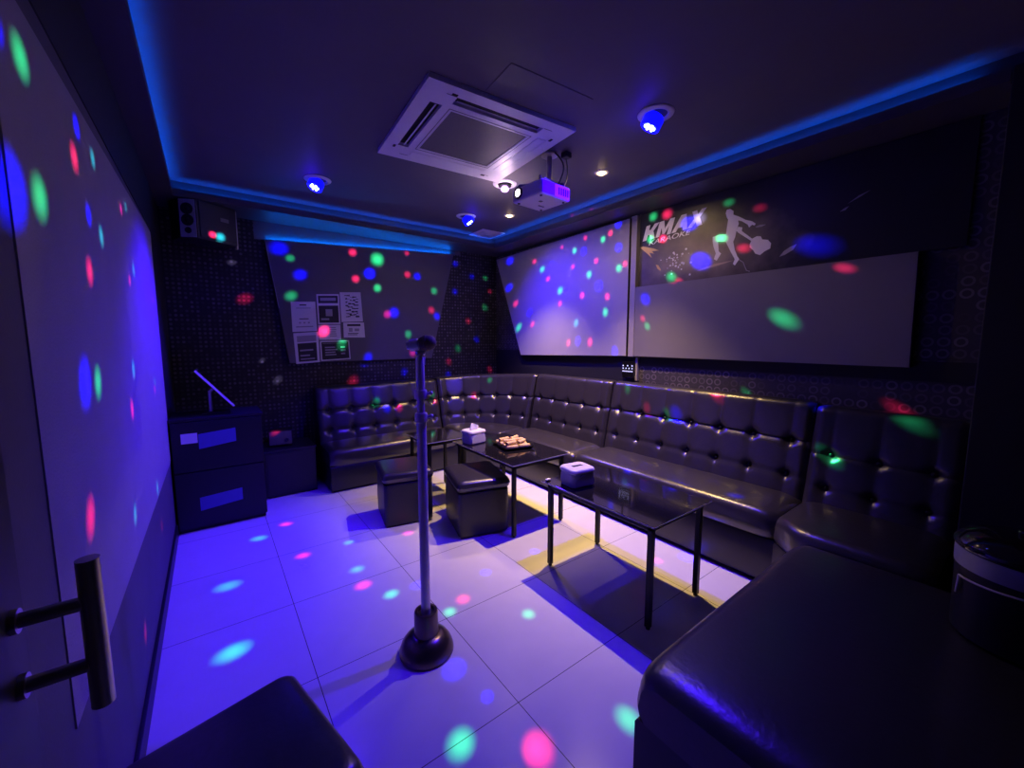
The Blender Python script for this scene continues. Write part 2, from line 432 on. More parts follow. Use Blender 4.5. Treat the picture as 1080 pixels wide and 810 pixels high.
decal([[(1.316, 2.212), (1.286, 2.219), (1.248, 2.213), (1.275, 2.203), (1.311, 2.206)], [(1.152, 1.98), (1.128, 2.012), (1.092, 2.034), (1.055, 2.045), (1.073, 2.013), (1.117, 1.989)],
       [(0.839, 2.196), (0.818, 2.211), (0.795, 2.219), (0.812, 2.199)], [(0.803, 2.234), (0.752, 2.268), (0.7, 2.285), (0.742, 2.261)]], 'paint_stroke', 'ink_pale')
decal([[(2.262, 2.239), (2.236, 2.245), (2.171, 2.222), (2.131, 2.21), (2.077, 2.183), (2.146, 2.188), (2.122, 2.164), (2.169, 2.179), (2.144, 2.132), (2.201, 2.184), (2.243, 2.219)],
       [(2.102, 2.068), (2.079, 2.061), (2.051, 2.021), (2.057, 2.01), (2.085, 2.032)]], 'paint_splash', 'ink_gold')
decal([[(1.73, 1.968), (1.594, 1.999), (1.454, 2.003), (1.557, 1.984), (1.704, 1.962)]], 'paint_streak', 'ink_tan')
sp = []
for k in range(46):
    y = 1.92 + random.gauss(0, .07); z = 2.07 + random.gauss(0, .05); r = random.uniform(.003, .011)
    if z > 2.225: continue
    sp.append([(y + r * cos(a * PI / 3 + k), z + r * .9 * sin(a * PI / 3 + k)) for a in range(6)])
decal(sp, 'paint_specks', 'ink_white', lift=.0030)
b = BM(); tube(b, [(XBN - .001, 1.41, 1.999), (XBN - .001, 1.382, 1.978), (XBN - .001, 1.369, 1.943), (XBN - .001, 1.357, 1.917), (XBN - .001, 1.335, 1.908)], .003, 6); obj('printed_cable', b, 'ink_pale', bn, world=True)

# paper notices on the grey board
def notice(label, q, blocks, border=False):
    """q: corners (x,z) tl,tr,br,bl ; blocks: (u0,u1,v0,v1,mat) in paper units, v from the top"""
    y = YP - .0032
    cx = sum(p[0] for p in q) / 4; cz = sum(p[1] for p in q) / 4
    t = thing('paper_notice', label, 'notice', (cx, y, cz), 0, 'paper notices on the grey board')
    def at(u, v, d):
        (ax, az), (bx, bz), (cx_, cz_), (dx, dz) = q
        X = (ax * (1 - u) + bx * u) * (1 - v) + (dx * (1 - u) + cx_ * u) * v
        Z = (az * (1 - u) + bz * u) * (1 - v) + (dz * (1 - u) + cz_ * u) * v
        return (X, y - d, Z)
    b = BM(); prism(b, [at(0, 0, .0006), at(1, 0, .0006), at(1, 1, .0006), at(0, 1, .0006)], (0, .0008, 0)); obj('sheet', b, 'paper', t, world=True)
    for i, (u0, u1, v0, v1, m) in enumerate(blocks):
        d = .0009 + .0002 * i
        b = BM(); prism(b, [at(u0, v0, d), at(u1, v0, d), at(u1, v1, d), at(u0, v1, d)], (0, .0003, 0))
        obj('printed_block', b, m, t, world=True)
def lines(u0, u1, v0, v1, n, m='ink'):
    out = []
    for k in range(n):
        a = v0 + (v1 - v0) * k / n; w = random.uniform(.65, 1.0)
        out.append((u0, u0 + (u1 - u0) * w, a, a + (v1 - v0) / n * .5, m))
    return out
notice('white notice sheet at the left of the top row', [(.665, 1.795), (.885, 1.807), (.889, 1.515), (.667, 1.502)],
       [(.34, .62, .09, .13, 'ink'), (.2, .8, .20, .225, 'ink_pale')] + [(.30, .68, .56, .59, 'ink'), (.28, .36, .68, .73, 'ink_pale'), (.46, .54, .68, .73, 'ink_pale'), (.64, .72, .68, .73, 'ink_pale'), (.15, .85, .82, .86, 'ink_pale')])
notice('dark bordered notice in the middle of the top row', [(.899, 1.883), (1.114, 1.898), (1.118, 1.590), (.903, 1.582)],
       [(.06, .94, .05, .30, 'ink'), (.06, .94, .38, .95, 'ink'), (.15, .85, .12, .22, 'ink_pale'), (.36, .66, .50, .73, 'ink_pale'), (.14, .5, .80, .86, 'ink_pale')])
notice('tall white notice with a tangled drawing at the top right', [(1.124, 1.918), (1.336, 1.933), (1.350, 1.624), (1.130, 1.612)],
       [(.22 + .062 * (k % 9) + random.uniform(-.02, .02), .24 + .062 * (k % 9) + random.uniform(.01, .12), .10 + .055 * (k // 4) + random.uniform(-.02, .02), .122 + .055 * (k // 4) + random.uniform(-.005, .02), 'ink') for k in range(56)])
notice('small white notice with a dark heading bar at the far right', [(1.146, 1.606), (1.360, 1.613), (1.366, 1.452), (1.146, 1.450)],
       [(.18, .82, .10, .24, 'ink'), (.25, .42, .36, .62, 'ink_pale'), (.52, .74, .40, .58, 'ink_pale')] + lines(.2, .8, .70, .88, 2))
notice('small plain notice lit red under the dark bordered notice', [(.903, 1.574), (1.116, 1.583), (1.118, 1.428), (.905, 1.425)],
       lines(.48, .92, .15, .85, 5, 'ink_pale'))
notice('framed notice at the lower left of the cluster', [(.672, 1.488), (.898, 1.508), (.901, 1.198), (.684, 1.186)],
       [(.12, .9, .10, .30, 'ink_pale'), (.12, .9, .34, .94, 'ink')] + [(.2, .75, .55, .6, 'ink_pale'), (.2, .6, .72, .77, 'ink_pale'), (.2, .8, .84, .88, 'ink_pale')])
notice('wide dark framed notice at the bottom right of the cluster', [(.911, 1.413), (1.198, 1.421), (1.206, 1.221), (.914, 1.207)],
       [(.04, .96, .06, .94, 'ink'), (.08, .92, .12, .14, 'ink_pale')] + lines(.15, .6, .3, .8, 4, 'ink_pale') + lines(.68, .9, .3, .8, 3, 'ink_pale'))

# ------------------------------------------------------------------ sofas
def straight(o, du, dd):
    o, du, dd = Vector(o), Vector(du), Vector(dd)
    return lambda u, d, z: o + du * u + dd * d + Vector((0, 0, z))

def curved(c, a, b_, L):
    def f(u, d, z):
        t = PI / 2 * (1 - u / L)
        return Vector((c[0] + (a - d) * cos(t), c[1] + (b_ - d) * sin(t), z))
    return f

def loft(bm, secs, close=True):
    """secs: list of rings (lists of Vectors, same count); rings are closed; ends capped"""
    R = [[bm.verts.new(p) for p in s] for s in secs]
    n = len(R[0])
    for A, B in zip(R, R[1:]):
        for i in range(n):
            j = (i + 1) % n
            bm.faces.new((A[i], B[i], B[j], A[j]))
    bm.faces.new(R[0]); bm.faces.new(R[-1][::-1])

def sofa_unit(label, P, L, origin, nb, H, H1=None, db=.27, dt=.16, seat_f=.68, zs=.43, du=.013, rows=(.66, .30), depth=1.0, seat_round=.0, back=True, end_r=.02):
    H1 = H1 if H1 else H
    t = thing('sofa_unit', label, 'sofa', origin, 0, 'sectional karaoke sofa')
    zb = zs - .05
    us = [L * (k + .5) / nb for k in range(nb)]
    nU = max(12, int(L / du)); gap = .004
    U = [gap + (L - 2 * gap) * i / nU for i in range(nU + 1)]
    def hz(u): return H + (H1 - H) * u / L
    if back:
        secs = []
        for u in U:
            h = hz(u) ; ring = []
            zt = h - .055
            e = min(u, L - u)
            edge = -.028 * exp(-(e / end_r) ** 2)
            n = 42
            sp_ = zt - zb
            z1, z2 = zb + sp_ * rows[0], zb + sp_ * rows[1]
            dk = min(abs(u - q) for q in us)
            pitch = L / nb
            for k in range(n + 1):
                f = k / n; z = zb + sp_ * f
                d = db + (dt - db) * f
                puff = .018 * (1 - abs(2 * dk / pitch - 0) ** 0) if False else 0
                g = 0
                g += -.036 * exp(-((dk / .030) ** 2 + ((z - z1) / .032) ** 2)) - .030 * exp(-((dk / .028) ** 2 + ((z - z2) / .03) ** 2))
                if z > z1: g += -.007 * exp(-(dk / .010) ** 2) * (1 - .6 * (z - z1) / (zt - z1))
                else: g += -.013 * exp(-(dk / .014) ** 2) * (.12 + .88 * exp(-abs(z - z2 + .01) / .03))
                g += -.016 * exp(-((z - z1) / .012) ** 2)
                g += -.008 * exp(-((z - z2) / .016) ** 2)
                g += .007 * (1 - exp(-(dk / .05) ** 2)) * (1 - .6 * f)
                ring.append((d + g * depth + edge, z))
            d0 = dt
            for k in range(1, 9):
                a = PI / 2 * k / 8
                g = -.004 * exp(-(dk / .011) ** 2) * depth
                ring.append((d0 - .055 + (.055 + g) * cos(a) + edge * cos(a), zt + (.055 + g * .6) * sin(a) + edge * .5 * sin(a)))
            ring += [(.03, h - .004 + edge * .5), (.006, h - .03), (.004, .06), (.10, .06), (db - .08, zb)]
            secs.append([P(u, d, z) for d, z in ring])
        b = BM(); loft(b, secs); obj('backrest', b, 'leather', t, smooth=True, world=True)
        for q in us:
            for r_ in rows:
                zt = hz(q) - .055; z = zb + (zt - zb) * r_
                d = db + (dt - db) * r_ - .029 * depth
                b = BM()
                c = P(q, d, z); nrm = (P(q, d + .1, z) - P(q, d, z)).normalized()
                rot = Vector((0, 0, 1)).rotation_difference(nrm).to_matrix().to_4x4()
                lathe(b, [(0, .007), (.006, .006), (.010, .003), (.011, -.004), (0, -.004)], n=12, M_=Matrix.Translation(c) @ rot)
                obj('button', b, 'button', t, smooth=True, world=True)
    # seat cushion
    secs = []
    nU2 = max(14, int(L / .04))
    for i in range(nU2 + 1):
        s = i / nU2
        u = gap + (L - 2 * gap) * (.5 - .5 * cos(PI * s)) if True else 0
        e = min(u, L - u)
        k = 1 - exp(-(e / .035))          # ends rounded down
        fr = seat_f - .035 * exp(-(e / .03)) - seat_round * exp(-((u) / .10) ** 2)
        top = zs + .014 * k - .022 * (1 - k)
        r = .06
        ring = [(db - .07, top)]
        for q in range(1, 7):
            f = q / 7; ring.append((db - .07 + (fr - r - db + .07) * f, top + .008 * sin(PI * f) * k))
        for q in range(0, 9):
            a = PI / 2 * q / 8; ring.append((fr - r + r * sin(a), top - r + r * cos(a)))
        zl = zs - .15
        ring += [(fr + .006, top - r - .03), (fr, zl + .02), (fr - .018, zl), (db - .07, zl)]
        secs.append([P(u, d, z) for d, z in ring])
    b = BM(); loft(b, secs); obj('seat_cushion', b, 'leather', t, smooth=True, world=True)
    secs = []
    for i in range(nU2 + 1):
        u = gap + .003 + (L - 2 * gap - .006) * i / nU2
        fr = seat_f - .014 - seat_round * exp(-((u) / .10) ** 2)
        ring = [(.11, zs - .151), (fr - .008, zs - .151), (fr, zs - .165), (fr, .035), (fr - .01, .022), (.11, .022)]
        secs.append([P(u, d, z) for d, z in ring])
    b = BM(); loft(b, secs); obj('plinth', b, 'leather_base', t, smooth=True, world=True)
    secs = []
    for i in range(nU2 + 1):
        u = .03 + (L - .06) * i / nU2
        ring = [(.14, 0), (seat_f - .05, 0), (seat_f - .05, .022), (.14, .022)]
        secs.append([P(u, d, z) for d, z in ring])
    b = BM(); loft(b, secs); obj('toe_base', b, 'dark', t, world=True)
    return t

YW, XW = YB - .02, XR - .035
sofa_unit('black tufted leather sofa section against the far wall under the grey board', straight((.82, YW, 0), (1, 0, 0), (0, -1, 0)), 1.34, (.82, YW - .3, 0), 6, .955, .965, db=.30, dt=.17, seat_f=.665, zs=.40)
sofa_unit('curved black tufted corner sofa section in the far corner of the room', curved((2.17, 3.52), XW - 2.17, YW - 3.52, 1.30), 1.30, (2.6, 4.0, 0), 6, .975, 1.035, db=.30, dt=.15, seat_f=.655, zs=.41)
sofa_unit('black tufted sofa section under the pale projection screen', straight((XW, 3.515, 0), (0, -1, 0), (-1, 0, 0)), 1.085, (XW - .3, 3.0, 0), 5, 1.04, 1.045, db=.25, dt=.14, seat_f=.645, zs=.425)
sofa_unit('long black tufted sofa section beneath the grey low board', straight((XW, 2.425, 0), (0, -1, 0), (-1, 0, 0)), 1.585, (XW - .3, 1.6, 0), 7, 1.045, 1.035, db=.25, dt=.13, seat_f=.645, zs=.435)
sofa_unit('near right corner sofa section with broad smooth padding at the dark end of the room', straight((XW, .835, 0), (0, -1, 0), (-1, 0, 0)), .64, (XW - .3, .5, 0), 3, 1.02, 1.01, db=.30, dt=.16, seat_f=.80, zs=.445, rows=(.60, .26), depth=.75, seat_round=.10)
sofa_unit('nearest black leather sofa section with its bare end towards the door', straight((.955, -.425, 0), (1, 0, 0), (0, 1, 0)), 1.33, (1.5, 0, 0), 6, .99, .99, db=.22, dt=.13, seat_f=1.10, zs=.43, end_r=.03)

# ------------------------------------------------------------------ tables
def make_table(label, w, l, h, loc, rot):
    t = thing('coffee_table', label, 'table', loc, rot, 'black glass coffee tables')
    b = BM(); box(b, -w / 2, w / 2, -l / 2, l / 2, h - .012, h, bev=.003); g = obj('glass_top', b, 'glass', t)
    b = BM()
    e = .0015
    box(b, -w / 2 - e, w / 2 + e, -l / 2 - e, -l / 2 + .001, h - .010, h - .002); box(b, -w / 2 - e, w / 2 + e, l / 2 - .001, l / 2 + e, h - .010, h - .002)
    box(b, -w / 2 - e, -w / 2 + .001, -l / 2, l / 2, h - .010, h - .002); box(b, w / 2 - .001, w / 2 + e, -l / 2, l / 2, h - .010, h - .002)
    obj('glass_edge', b, 'glass_edge', g)
    i = .03; s = .027
    b = BM()
    zt, zb = h - .012, h - .042
    box(b, -w / 2 + i, w / 2 - i, -l / 2 + i, -l / 2 + i + s * .8, zb, zt); box(b, -w / 2 + i, w / 2 - i, l / 2 - i - s * .8, l / 2 - i, zb, zt)
    box(b, -w / 2 + i, -w / 2 + i + s * .8, -l / 2 + i, l / 2 - i, zb, zt); box(b, w / 2 - i - s * .8, w / 2 - i, -l / 2 + i, l / 2 - i, zb, zt)
    obj('frame', b, 'blackmetal', t)
    for sx in (-1, 1):
        for sy in (-1, 1):
            x, y = sx * (w / 2 - i - s / 2), sy * (l / 2 - i - s / 2)
            b = BM(); box(b, x - s / 2, x + s / 2, y - s / 2, y + s / 2, .012, zb, bev=.002); lg = obj('leg', b, 'blackmetal', t)
            b = BM(); cyl(b, (x, y, 0), (x, y, .012), .011, n=14); obj('foot', b, 'dark', lg)
    return t
HT = .55
make_table('nearest black glass coffee table holding the blue-lit tissue box', .53, .80, HT, (1.865, 1.430, 0), 0)
make_table('middle black glass coffee table holding the snack tray and white tissue box', .55, .86, HT, (1.910, 2.600, 0), 0)
make_table('farthest black glass coffee table beside the middle table and mostly behind the microphone stand', .43, .46, .55, (1.640, 3.335, 0), 0)

# ------------------------------------------------------------------ cube stools
def puffy_cube(bm, w, d, z0, z1, r, puff=0, n=10):
    """rounded box as a lofted superellipse stack"""
    secs = []
    prof = [(r * (1 - cos(a)) if False else r * (1 - sin(a)), z0 + r * (1 - cos(a))) for a in [PI / 2 * k / 5 for k in range(6)]]
    prof += [(-puff * sin(PI * k / 8), z0 + r + (z1 - z0 - 2 * r) * k / 8) for k in range(1, 8)]
    prof += [(r * (1 - cos(a)), z1 - r + r * sin(a)) for a in [PI / 2 * k / 6 for k in range(7)]]
    for ins, z in prof:
        ring = []
        cr = .035
        hw, hd = w / 2 - ins, d / 2 - ins
        for cx, cy, a0 in ((1, 1, 0), (-1, 1, PI / 2), (-1, -1, PI), (1, -1, 3 * PI / 2)):
            for k in range(7):
                a = a0 + PI / 2 * k / 6
                ring.append(Vector((cx * (hw - cr) + cr * cos(a), cy * (hd - cr) + cr * sin(a), z)))
        secs.append(ring)
    loft(bm, secs)
def make_stool(label, w, d, h, loc, rot):
    t = thing('cube_stool', label, 'stool', loc, rot, 'black leather cube stools')
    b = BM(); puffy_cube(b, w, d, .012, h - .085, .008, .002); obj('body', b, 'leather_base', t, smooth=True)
    b = BM(); puffy_cube(b, w + .018, d + .018, h - .084, h, .034, .003); obj('cushion', b, 'leather', t, smooth=True)
    for sx in (-1, 1):
        for sy in (-1, 1):
            b = BM(); cyl(b, (sx * (w / 2 - .05), sy * (d / 2 - .05), 0), (sx * (w / 2 - .05), sy * (d / 2 - .05), .012), .018, n=14); obj('foot', b, 'dark', t)
    return t
make_stool('black cube stool left of the microphone stand, nearer the far sofa', .37, .42, .42, (1.200, 3.066, 0), math.radians(-11))
make_stool('black cube stool tucked against the middle table, right of the microphone stand', .38, .46, .42, (1.583, 2.579, 0), math.radians(-15))
make_stool('nearest black cube stool at the bottom left beside the open door', .40, .42, .43, (-.015, 1.045, 0), math.radians(13))

# ------------------------------------------------------------------ microphone stand
ms = thing('microphone_stand', 'tall chrome microphone stand with a heavy domed base in the middle of the floor', 'microphone stand', (.712, 1.60, 0))
c = (0, 0, 0)
b = BM(); lathe(b, [(0, 0), (.118, 0), (.122, .006), (.121, .018), (.112, .045), (.096, .068), (.076, .083), (.060, .090), (.0, .090)], n=48); obj('base', b, 'bronze', ms, smooth=True)
b = BM(); lathe(b, [(.056, .088), (.054, .10), (.053, .188), (.050, .197), (.038, .197), (.036, .182), (.0, .182)], n=40); obj('collar', b, 'bronze', ms, smooth=True)
b = BM(); lathe(b, [(.021, .150), (.021, 1.09), (.0185, 1.095), (0, 1.095)], n=28); obj('lower_tube', b, 'chrome', ms, smooth=True)
b = BM(); lathe(b, [(.0165, 1.08), (.0165, 1.185), (.0, 1.185)], n=24); obj('middle_tube', b, 'chrome', ms, smooth=True)
b = BM(); lathe(b, [(.0185, 1.17), (.0185, 1.335), (.014, 1.345), (.0, 1.345)], n=24); obj('upper_tube', b, 'chrome', ms, smooth=True)
def clamp(z):
    b = BM(); lathe(b, [(.0, z - .020), (.026, z - .020), (.027, z - .014), (.027, z + .014), (.024, z + .020), (0, z + .020)], n=28); cl = obj('clamp', b, 'chrome', ms, smooth=True)
    b = BM(); cyl(b, (.020, -.010, z), (.034, -.020, z + .003), .007, .008, n=14); bmesh.ops.create_icosphere(b, subdivisions=2, radius=.010, matrix=Matrix.Translation((.037, -.022, z + .004))); obj('knob', b, 'chrome', cl, smooth=True)
clamp(1.085); clamp(1.185)
b = BM()
cyl(b, (0, 0, 1.335), (.002, 0, 1.362), .012, n=18); cyl(b, (-.016, 0, 1.362), (.020, 0, 1.362), .011, n=18)
box(b, .012, .022, -.010, .010, 1.31, 1.345, bev=.002)
obj('swivel_joint', b, 'chrome', ms, smooth=True)
# clip: open ring sector round the microphone
md = Vector((.78, -.60, .16)).normalized(); mc = Vector((-.005, 0, 1.397))
rot = Vector((0, 0, 1)).rotation_difference(md).to_matrix().to_4x4()
b = BM()
ringo = []
N_ = 22
for zz in (-.034, .0):
    for rr in (.0215, .026):
        ringo.append([(rr * cos(a), rr * sin(a), zz) for a in [PI * .25 + 1.5 * PI * k / N_ for k in range(N_ + 1)]])
V = [[b.verts.new(p) for p in q] for q in ringo]
for k in range(N_):
    for i, j in ((0, 1), (1, 3), (3, 2), (2, 0)):
        b.faces.new((V[i][k], V[j][k], V[j][k + 1], V[i][k + 1]))
b.faces.new((V[0][0], V[1][0], V[3][0], V[2][0])); b.faces.new((V[0][-1], V[2][-1], V[3][-1], V[1][-1]))
bmesh.ops.transform(b, matrix=Matrix.Translation(mc) @ rot, verts=b.verts[:])
cyl(b, (0, 0, 1.362), tuple(mc + Vector((-.010, .003, -.026))), .009, n=12)
obj('microphone_clip', b, 'chrome', ms, smooth=True)
mp_ = thing('microphone', 'dark microphone with a round mesh head in the clip atop the chrome stand', 'microphone', (.712, 1.60, 1.397))
Tm = Matrix.Translation((-.005, 0, 0)) @ rot
b = BM(); lathe(b, [(0, -.050), (.014, -.050), (.016, -.046), (.0205, .0), (.0212, .008), (0, .008)], n=28, M_=Tm); obj('handle', b, 'steel', mp_, smooth=True)
b = BM(); lathe(b, [(0, .006), (.027, .008), (.031, .022), (.033, .034), (.0315, .050), (.026, .064), (.016, .073), (0, .076)], n=32, M_=Tm); hd = obj('mesh_head', b, 'foam', mp_, smooth=True)
b = BM(); lathe(b, [(.031, .027), (.0345, .030), (.0350, .034), (.0345, .038), (.031, .041)], n=32, M_=Tm); obj('head_band', b, 'foam', hd, smooth=True)

# ------------------------------------------------------------------ tissue boxes, snacks
def make_tissue(label, loc, rot, tissue):
    w, d, h = .165, .145, .112
    t = thing('tissue_box', label, 'tissue box', loc, rot, 'plastic tissue boxes on the tables')
    b = BM(); puffy_cube(b, w, d, 0, h * .72, .006, .002)
    # front arch panel
    obj('box_body', b, 'offwhite', t, smooth=True)
    b = BM(); n = 14
    pts = [Vector((-w / 2 + .012, -d / 2 - .0035, .012)), Vector((w / 2 - .012, -d / 2 - .0035, .012))]
    pts += [Vector((w / 2 - .012 - (w - .024) * k / n, -d / 2 - .0035, h * .42 + h * .30 * sin(PI * k / n))) for k in range(n + 1)]
    prism(b, pts, (0, .006, 0)); obj('arched_panel', b, 'offwhite', t)
    b = BM(); puffy_cube(b, w + .010, d + .010, h * .70, h, .014, .001); lid = obj('lid', b, 'white', t, smooth=True)
    b = BM(); box(b, -.036, .036, -.012, .012, h - .001, h + .0015, bev=.0007); obj('slot', b, 'dark', lid)
    if tissue:
        b = BM()
        nn = 9; rings = []
        for k in range(8):
            f = k / 7; wd = .030 + .010 * sin(2.5 * f); th = .006 * (1 - f) + .0015
            z = h - .004 + .042 * f
            ring = []
            for i in range(nn):
                s = i / (nn - 1) * 2 - 1
                ring.append(Vector((s * wd + .012 * f * f, -th + .008 * sin(3 * s + 3 * f) * f, z + .010 * f * (1 - s * s) - .012 * f * s)))
            for i in range(nn - 1, -1, -1):
                s = i / (nn - 1) * 2 - 1
                ring.append(Vector((s * wd + .012 * f * f, th + .008 * sin(3 * s + 3 * f) * f, z + .010 * f * (1 - s * s) - .012 * f * s)))
            rings.append(ring)
        loft(b, rings); obj('tissue', b, 'tissue', t, smooth=True)
    return t
make_tissue('white tissue box with a tissue sticking out, on the middle table', (1.765, 2.90, HT), math.radians(6), True)
make_tissue('bluish tissue box with an empty slot, on the nearest table', (1.735, 1.655, HT), math.radians(-8), False)
# snack tray and wafers
tray_c, tray_r = (1.955, 2.60), math.radians(-12)
tr = thing('snack_tray', 'square black tray of cream wafer rolls on the middle table', 'tray', (tray_c[0], tray_c[1], HT), tray_r)
b = BM(); wx, wy = .130, .150
def sq(h, z): return [Vector((sx * h, sy * h, z)) for sx, sy in ((-1, -1), (1, -1), (1, 1), (-1, 1))]
def rc(e, z): return [Vector((sx * (wx - e), sy * (wy - e), z)) for sx, sy in ((-1, -1), (1, -1), (1, 1), (-1, 1))]
loft(b, [rc(.020, 0), rc(.018, .003), rc(0, .022), rc(.004, .023), rc(.021, .006), rc(.03, .0055)]); obj('dish', b, 'gloss', tr)
b = BM(); box(b, -wx * .75, wx * .75, -wy * .75, wy * .75, .0056, .0064); obj('liner', b, 'ink', tr)
layout = []
for i in range(7): layout.append((-.052 + .006 * (i % 2), -.106 + .0355 * i, .022, 4 + 10 * (i % 3 - 1)))
for i in range(7): layout.append((.056 - .006 * (i % 2), -.104 + .0350 * i, .022, -5 + 9 * (i % 2)))
for i in range(3): layout.append((-.050 + .016 * (i % 2), -.085 + .072 * i, .050, 16 - 28 * (i % 2)))
for i in range(3): layout.append((.048, -.070 + .070 * i, .050, 30 - 38 * (i % 2)))
Rt = Matrix.Translation((tray_c[0], tray_c[1], HT)) @ Matrix.Rotation(tray_r, 4, 'Z')
def make_wafer():
    t = thing('wafer_roll', '', 'snack', (0, 0, 0), 0, 'cream wafer rolls on the black tray')
    b = BM(); lathe(b, [(.006, -.048), (.0138, -.048), (.0152, -.044), (.0142, 0), (.0152, .044), (.0138, .048), (.006, .048), (.006, -.048)], n=16, M_=Matrix.Rotation(PI / 2, 4, 'Y')); obj('wafer_shell', b, 'wafer', t, smooth=True)
    return t
w0 = make_wafer()
for i, (x, y, z, a) in enumerate(layout):
    p = Rt @ Vector((x, y, z))
    if i == 0: o = w0
    else: o = dup(w0, p, 0)
    o.location = p; o.rotation_euler = (0, 0, tray_r + math.radians(a))
    W[o.name] = Matrix.Translation(p) @ Matrix.Rotation(tray_r + math.radians(a), 4, 'Z')
    o['label'] = 'cream wafer roll in the heap on the square black tray'
# crumpled tissue scraps on the nearest table corner and middle table corner
def scrap(label, loc, r, seed):
    rnd = random.Random(seed)
    b = BM(); bmesh.ops.create_icosphere(b, subdivisions=3, radius=r)
    for v in b.verts:
        v.co *= 1 + .28 * sin(9 * v.co.x / r + seed) * sin(7 * v.co.y / r + 2 * seed)
        v.co.x *= 1.9; v.co.z *= .55
    zmin = min(v.co.z for v in b.verts)
    for v in b.verts: v.co.z -= zmin
    o = obj('tissue_scrap', b, 'tissue', None, smooth='full'); o.location = loc; tag(o, label, 'tissue scrap'); return o
scrap('small white tissue scrap at the left front corner of the nearest table', (1.632, 1.80, HT), .011, 1)

# ------------------------------------------------------------------ bucket on the near sofa
BZ = .455
bk = thing('lidded_bucket', 'round black bucket with a glossy lid and grey label band at the right edge', 'bucket', (2.0, -.012, BZ))
b = BM(); lathe(b, [(0, 0), (.138, 0), (.144, .006), (.148, .282), (.150, .29), (.0, .29)], n=48); obj('body', b, 'dark', bk, smooth=True)
b = BM(); lathe(b, [(.1475, .228), (.1500, .228), (.1512, .286), (.1480, .286), (.1475, .228)], n=48); obj('label_band', b, 'band', bk, smooth=True, label='grey label band')
b = BM(); lathe(b, [(.150, .288), (.155, .292), (.156, .302), (.151, .311), (.13, .330), (.085, .346), (.03, .352), (.0, .352)], n=48); ld = obj('lid', b, 'gloss', bk, smooth=True)
b = BM(); lathe(b, [(0, .350), (.020, .350), (.024, .358), (.022, .369), (.012, .374), (0, .375)], n=24); obj('lid_knob', b, 'gloss', ld, smooth=True)
b = BM()
pts = [(-.152 * cos(a), .152 * sin(a), .205 - .012 * sin(a)) for a in [-.9 + 1.9 * k / 14 for k in range(15)]]
tube(b, pts + [(-.155 * cos(1.0), .155 * sin(1.0), .135)], .0035, 8); obj('carry_handle', b, 'chrome', bk, smooth=True)

# ------------------------------------------------------------------ cabinet, touch screen, sub boxes, wall speaker
cb = thing('karaoke_cabinet', 'black laminate equipment cabinet against the left wall with blue-lit panels', 'cabinet', (.01, 3.95, 0))
b = BM(); x0, x1, y0, y1 = -.262, .296, 3.705, 4.10
box(b, x0, x1, y0, y1, .03, .83, bev=.004); obj('carcass', b, 'cabinet', cb, world=True)
b = BM(); box(b, x0 - .006, x1 + .010, y0 - .010, y1, .83, .853, bev=.004); obj('top', b, 'cabinet', cb, world=True)
b = BM(); box(b, x0 + .01, x1 - .01, y0 + .015, y1 - .02, 0, .03); obj('toe_base', b, 'dark', cb, world=True)
for z0, z1, px0, px1, pz0, pz1 in ((.46, .825, -.105, .122, .622, .755), (.035, .452, -.125, .138, .155, .278)):
    b = BM(); box(b, x0 + .004, x1 - .004, y0 - .016, y0, z0, z1, bev=.003); dr = obj('door', b, 'cabinet', cb, world=True)
    b = BM()
    prism(b, [(px0, y0 - .018, pz0), (px1, y0 - .018, pz0 + .03), (px1, y0 - .018, pz1), (px0, y0 - .018, pz1 - .022)], (0, .0025, 0)); obj('blue_panel', b, 'label_blue', dr, world=True, label='blue-lit panel')
b = BM(); box(b, -.205, -.110, 3.6855, 3.690, .672, .745); obj('card', b, 'paper', cb, world=True, label='small bright card')

ts = thing('touch_screen', 'tilted song selection touch screen on a short post on the black cabinet', 'screen', (.0, 3.90, .853))
b = BM(); box(b, -.075, .105, -.08, .08, 0, .012, bev=.004); obj('base_plate', b, 'dark', ts)
b = BM(); cyl(b, (-.018, 0, .012), (-.018, 0, .175), .012, n=18); cyl(b, (-.018, 0, .165), (.01, 0, .195), .010, n=14); obj('post', b, 'chrome', ts, smooth=True)
Ms = Matrix.Translation((.015, -.01, .20)) @ Matrix.Rotation(math.atan2(.28, .221), 4, 'Y')
b = BM(); box(b, -.178, .178, -.14, .15, -.010, .010, bev=.004, mat=Ms); scn = obj('screen_case', b, 'dark', ts)
b = BM(); box(b, -.165, .165, -.128, .138, .0102, .0112, mat=Ms); obj('display', b, 'gloss', scn)
b = BM(); box(b, -.180, .180, -.1455, -.1395, -.006, .009, mat=Ms); obj('edge_trim', b, 'white', scn, label='bright metal edge')

sw = thing('subwoofer_box', 'low black box beside the cabinet at the end of the far sofa', 'speaker', (.535, 4.29, 0))
b = BM(); box(b, .325, .745, 4.085, 4.50, .012, .42, bev=.006); obj('enclosure', b, 'cabinet', sw, world=True)
b = BM(); box(b, .318, .752, 4.078, 4.505, .42, .436, bev=.005); obj('top', b, 'cabinet', sw, world=True)
b = BM(); box(b, .345, .725, 4.0805, 4.085, .04, .40, bev=.002); obj('front_grille', b, 'leather_base', sw, world=True)
for x in (.36, .71):
    for y in (4.12, 4.46):
        b = BM(); cyl(b, (x, y, 0), (x, y, .012), .016, n=14); obj('foot', b, 'dark', sw, world=True)
am = thing('amplifier_box', 'small glossy black device lit red on top of the low black box', 'device', (.49, 4.30, .436), math.radians(-8))
b = BM(); box(b, -.10, .10, -.08, .08, .008, .150, bev=.006); obj('case', b, 'dark', am)
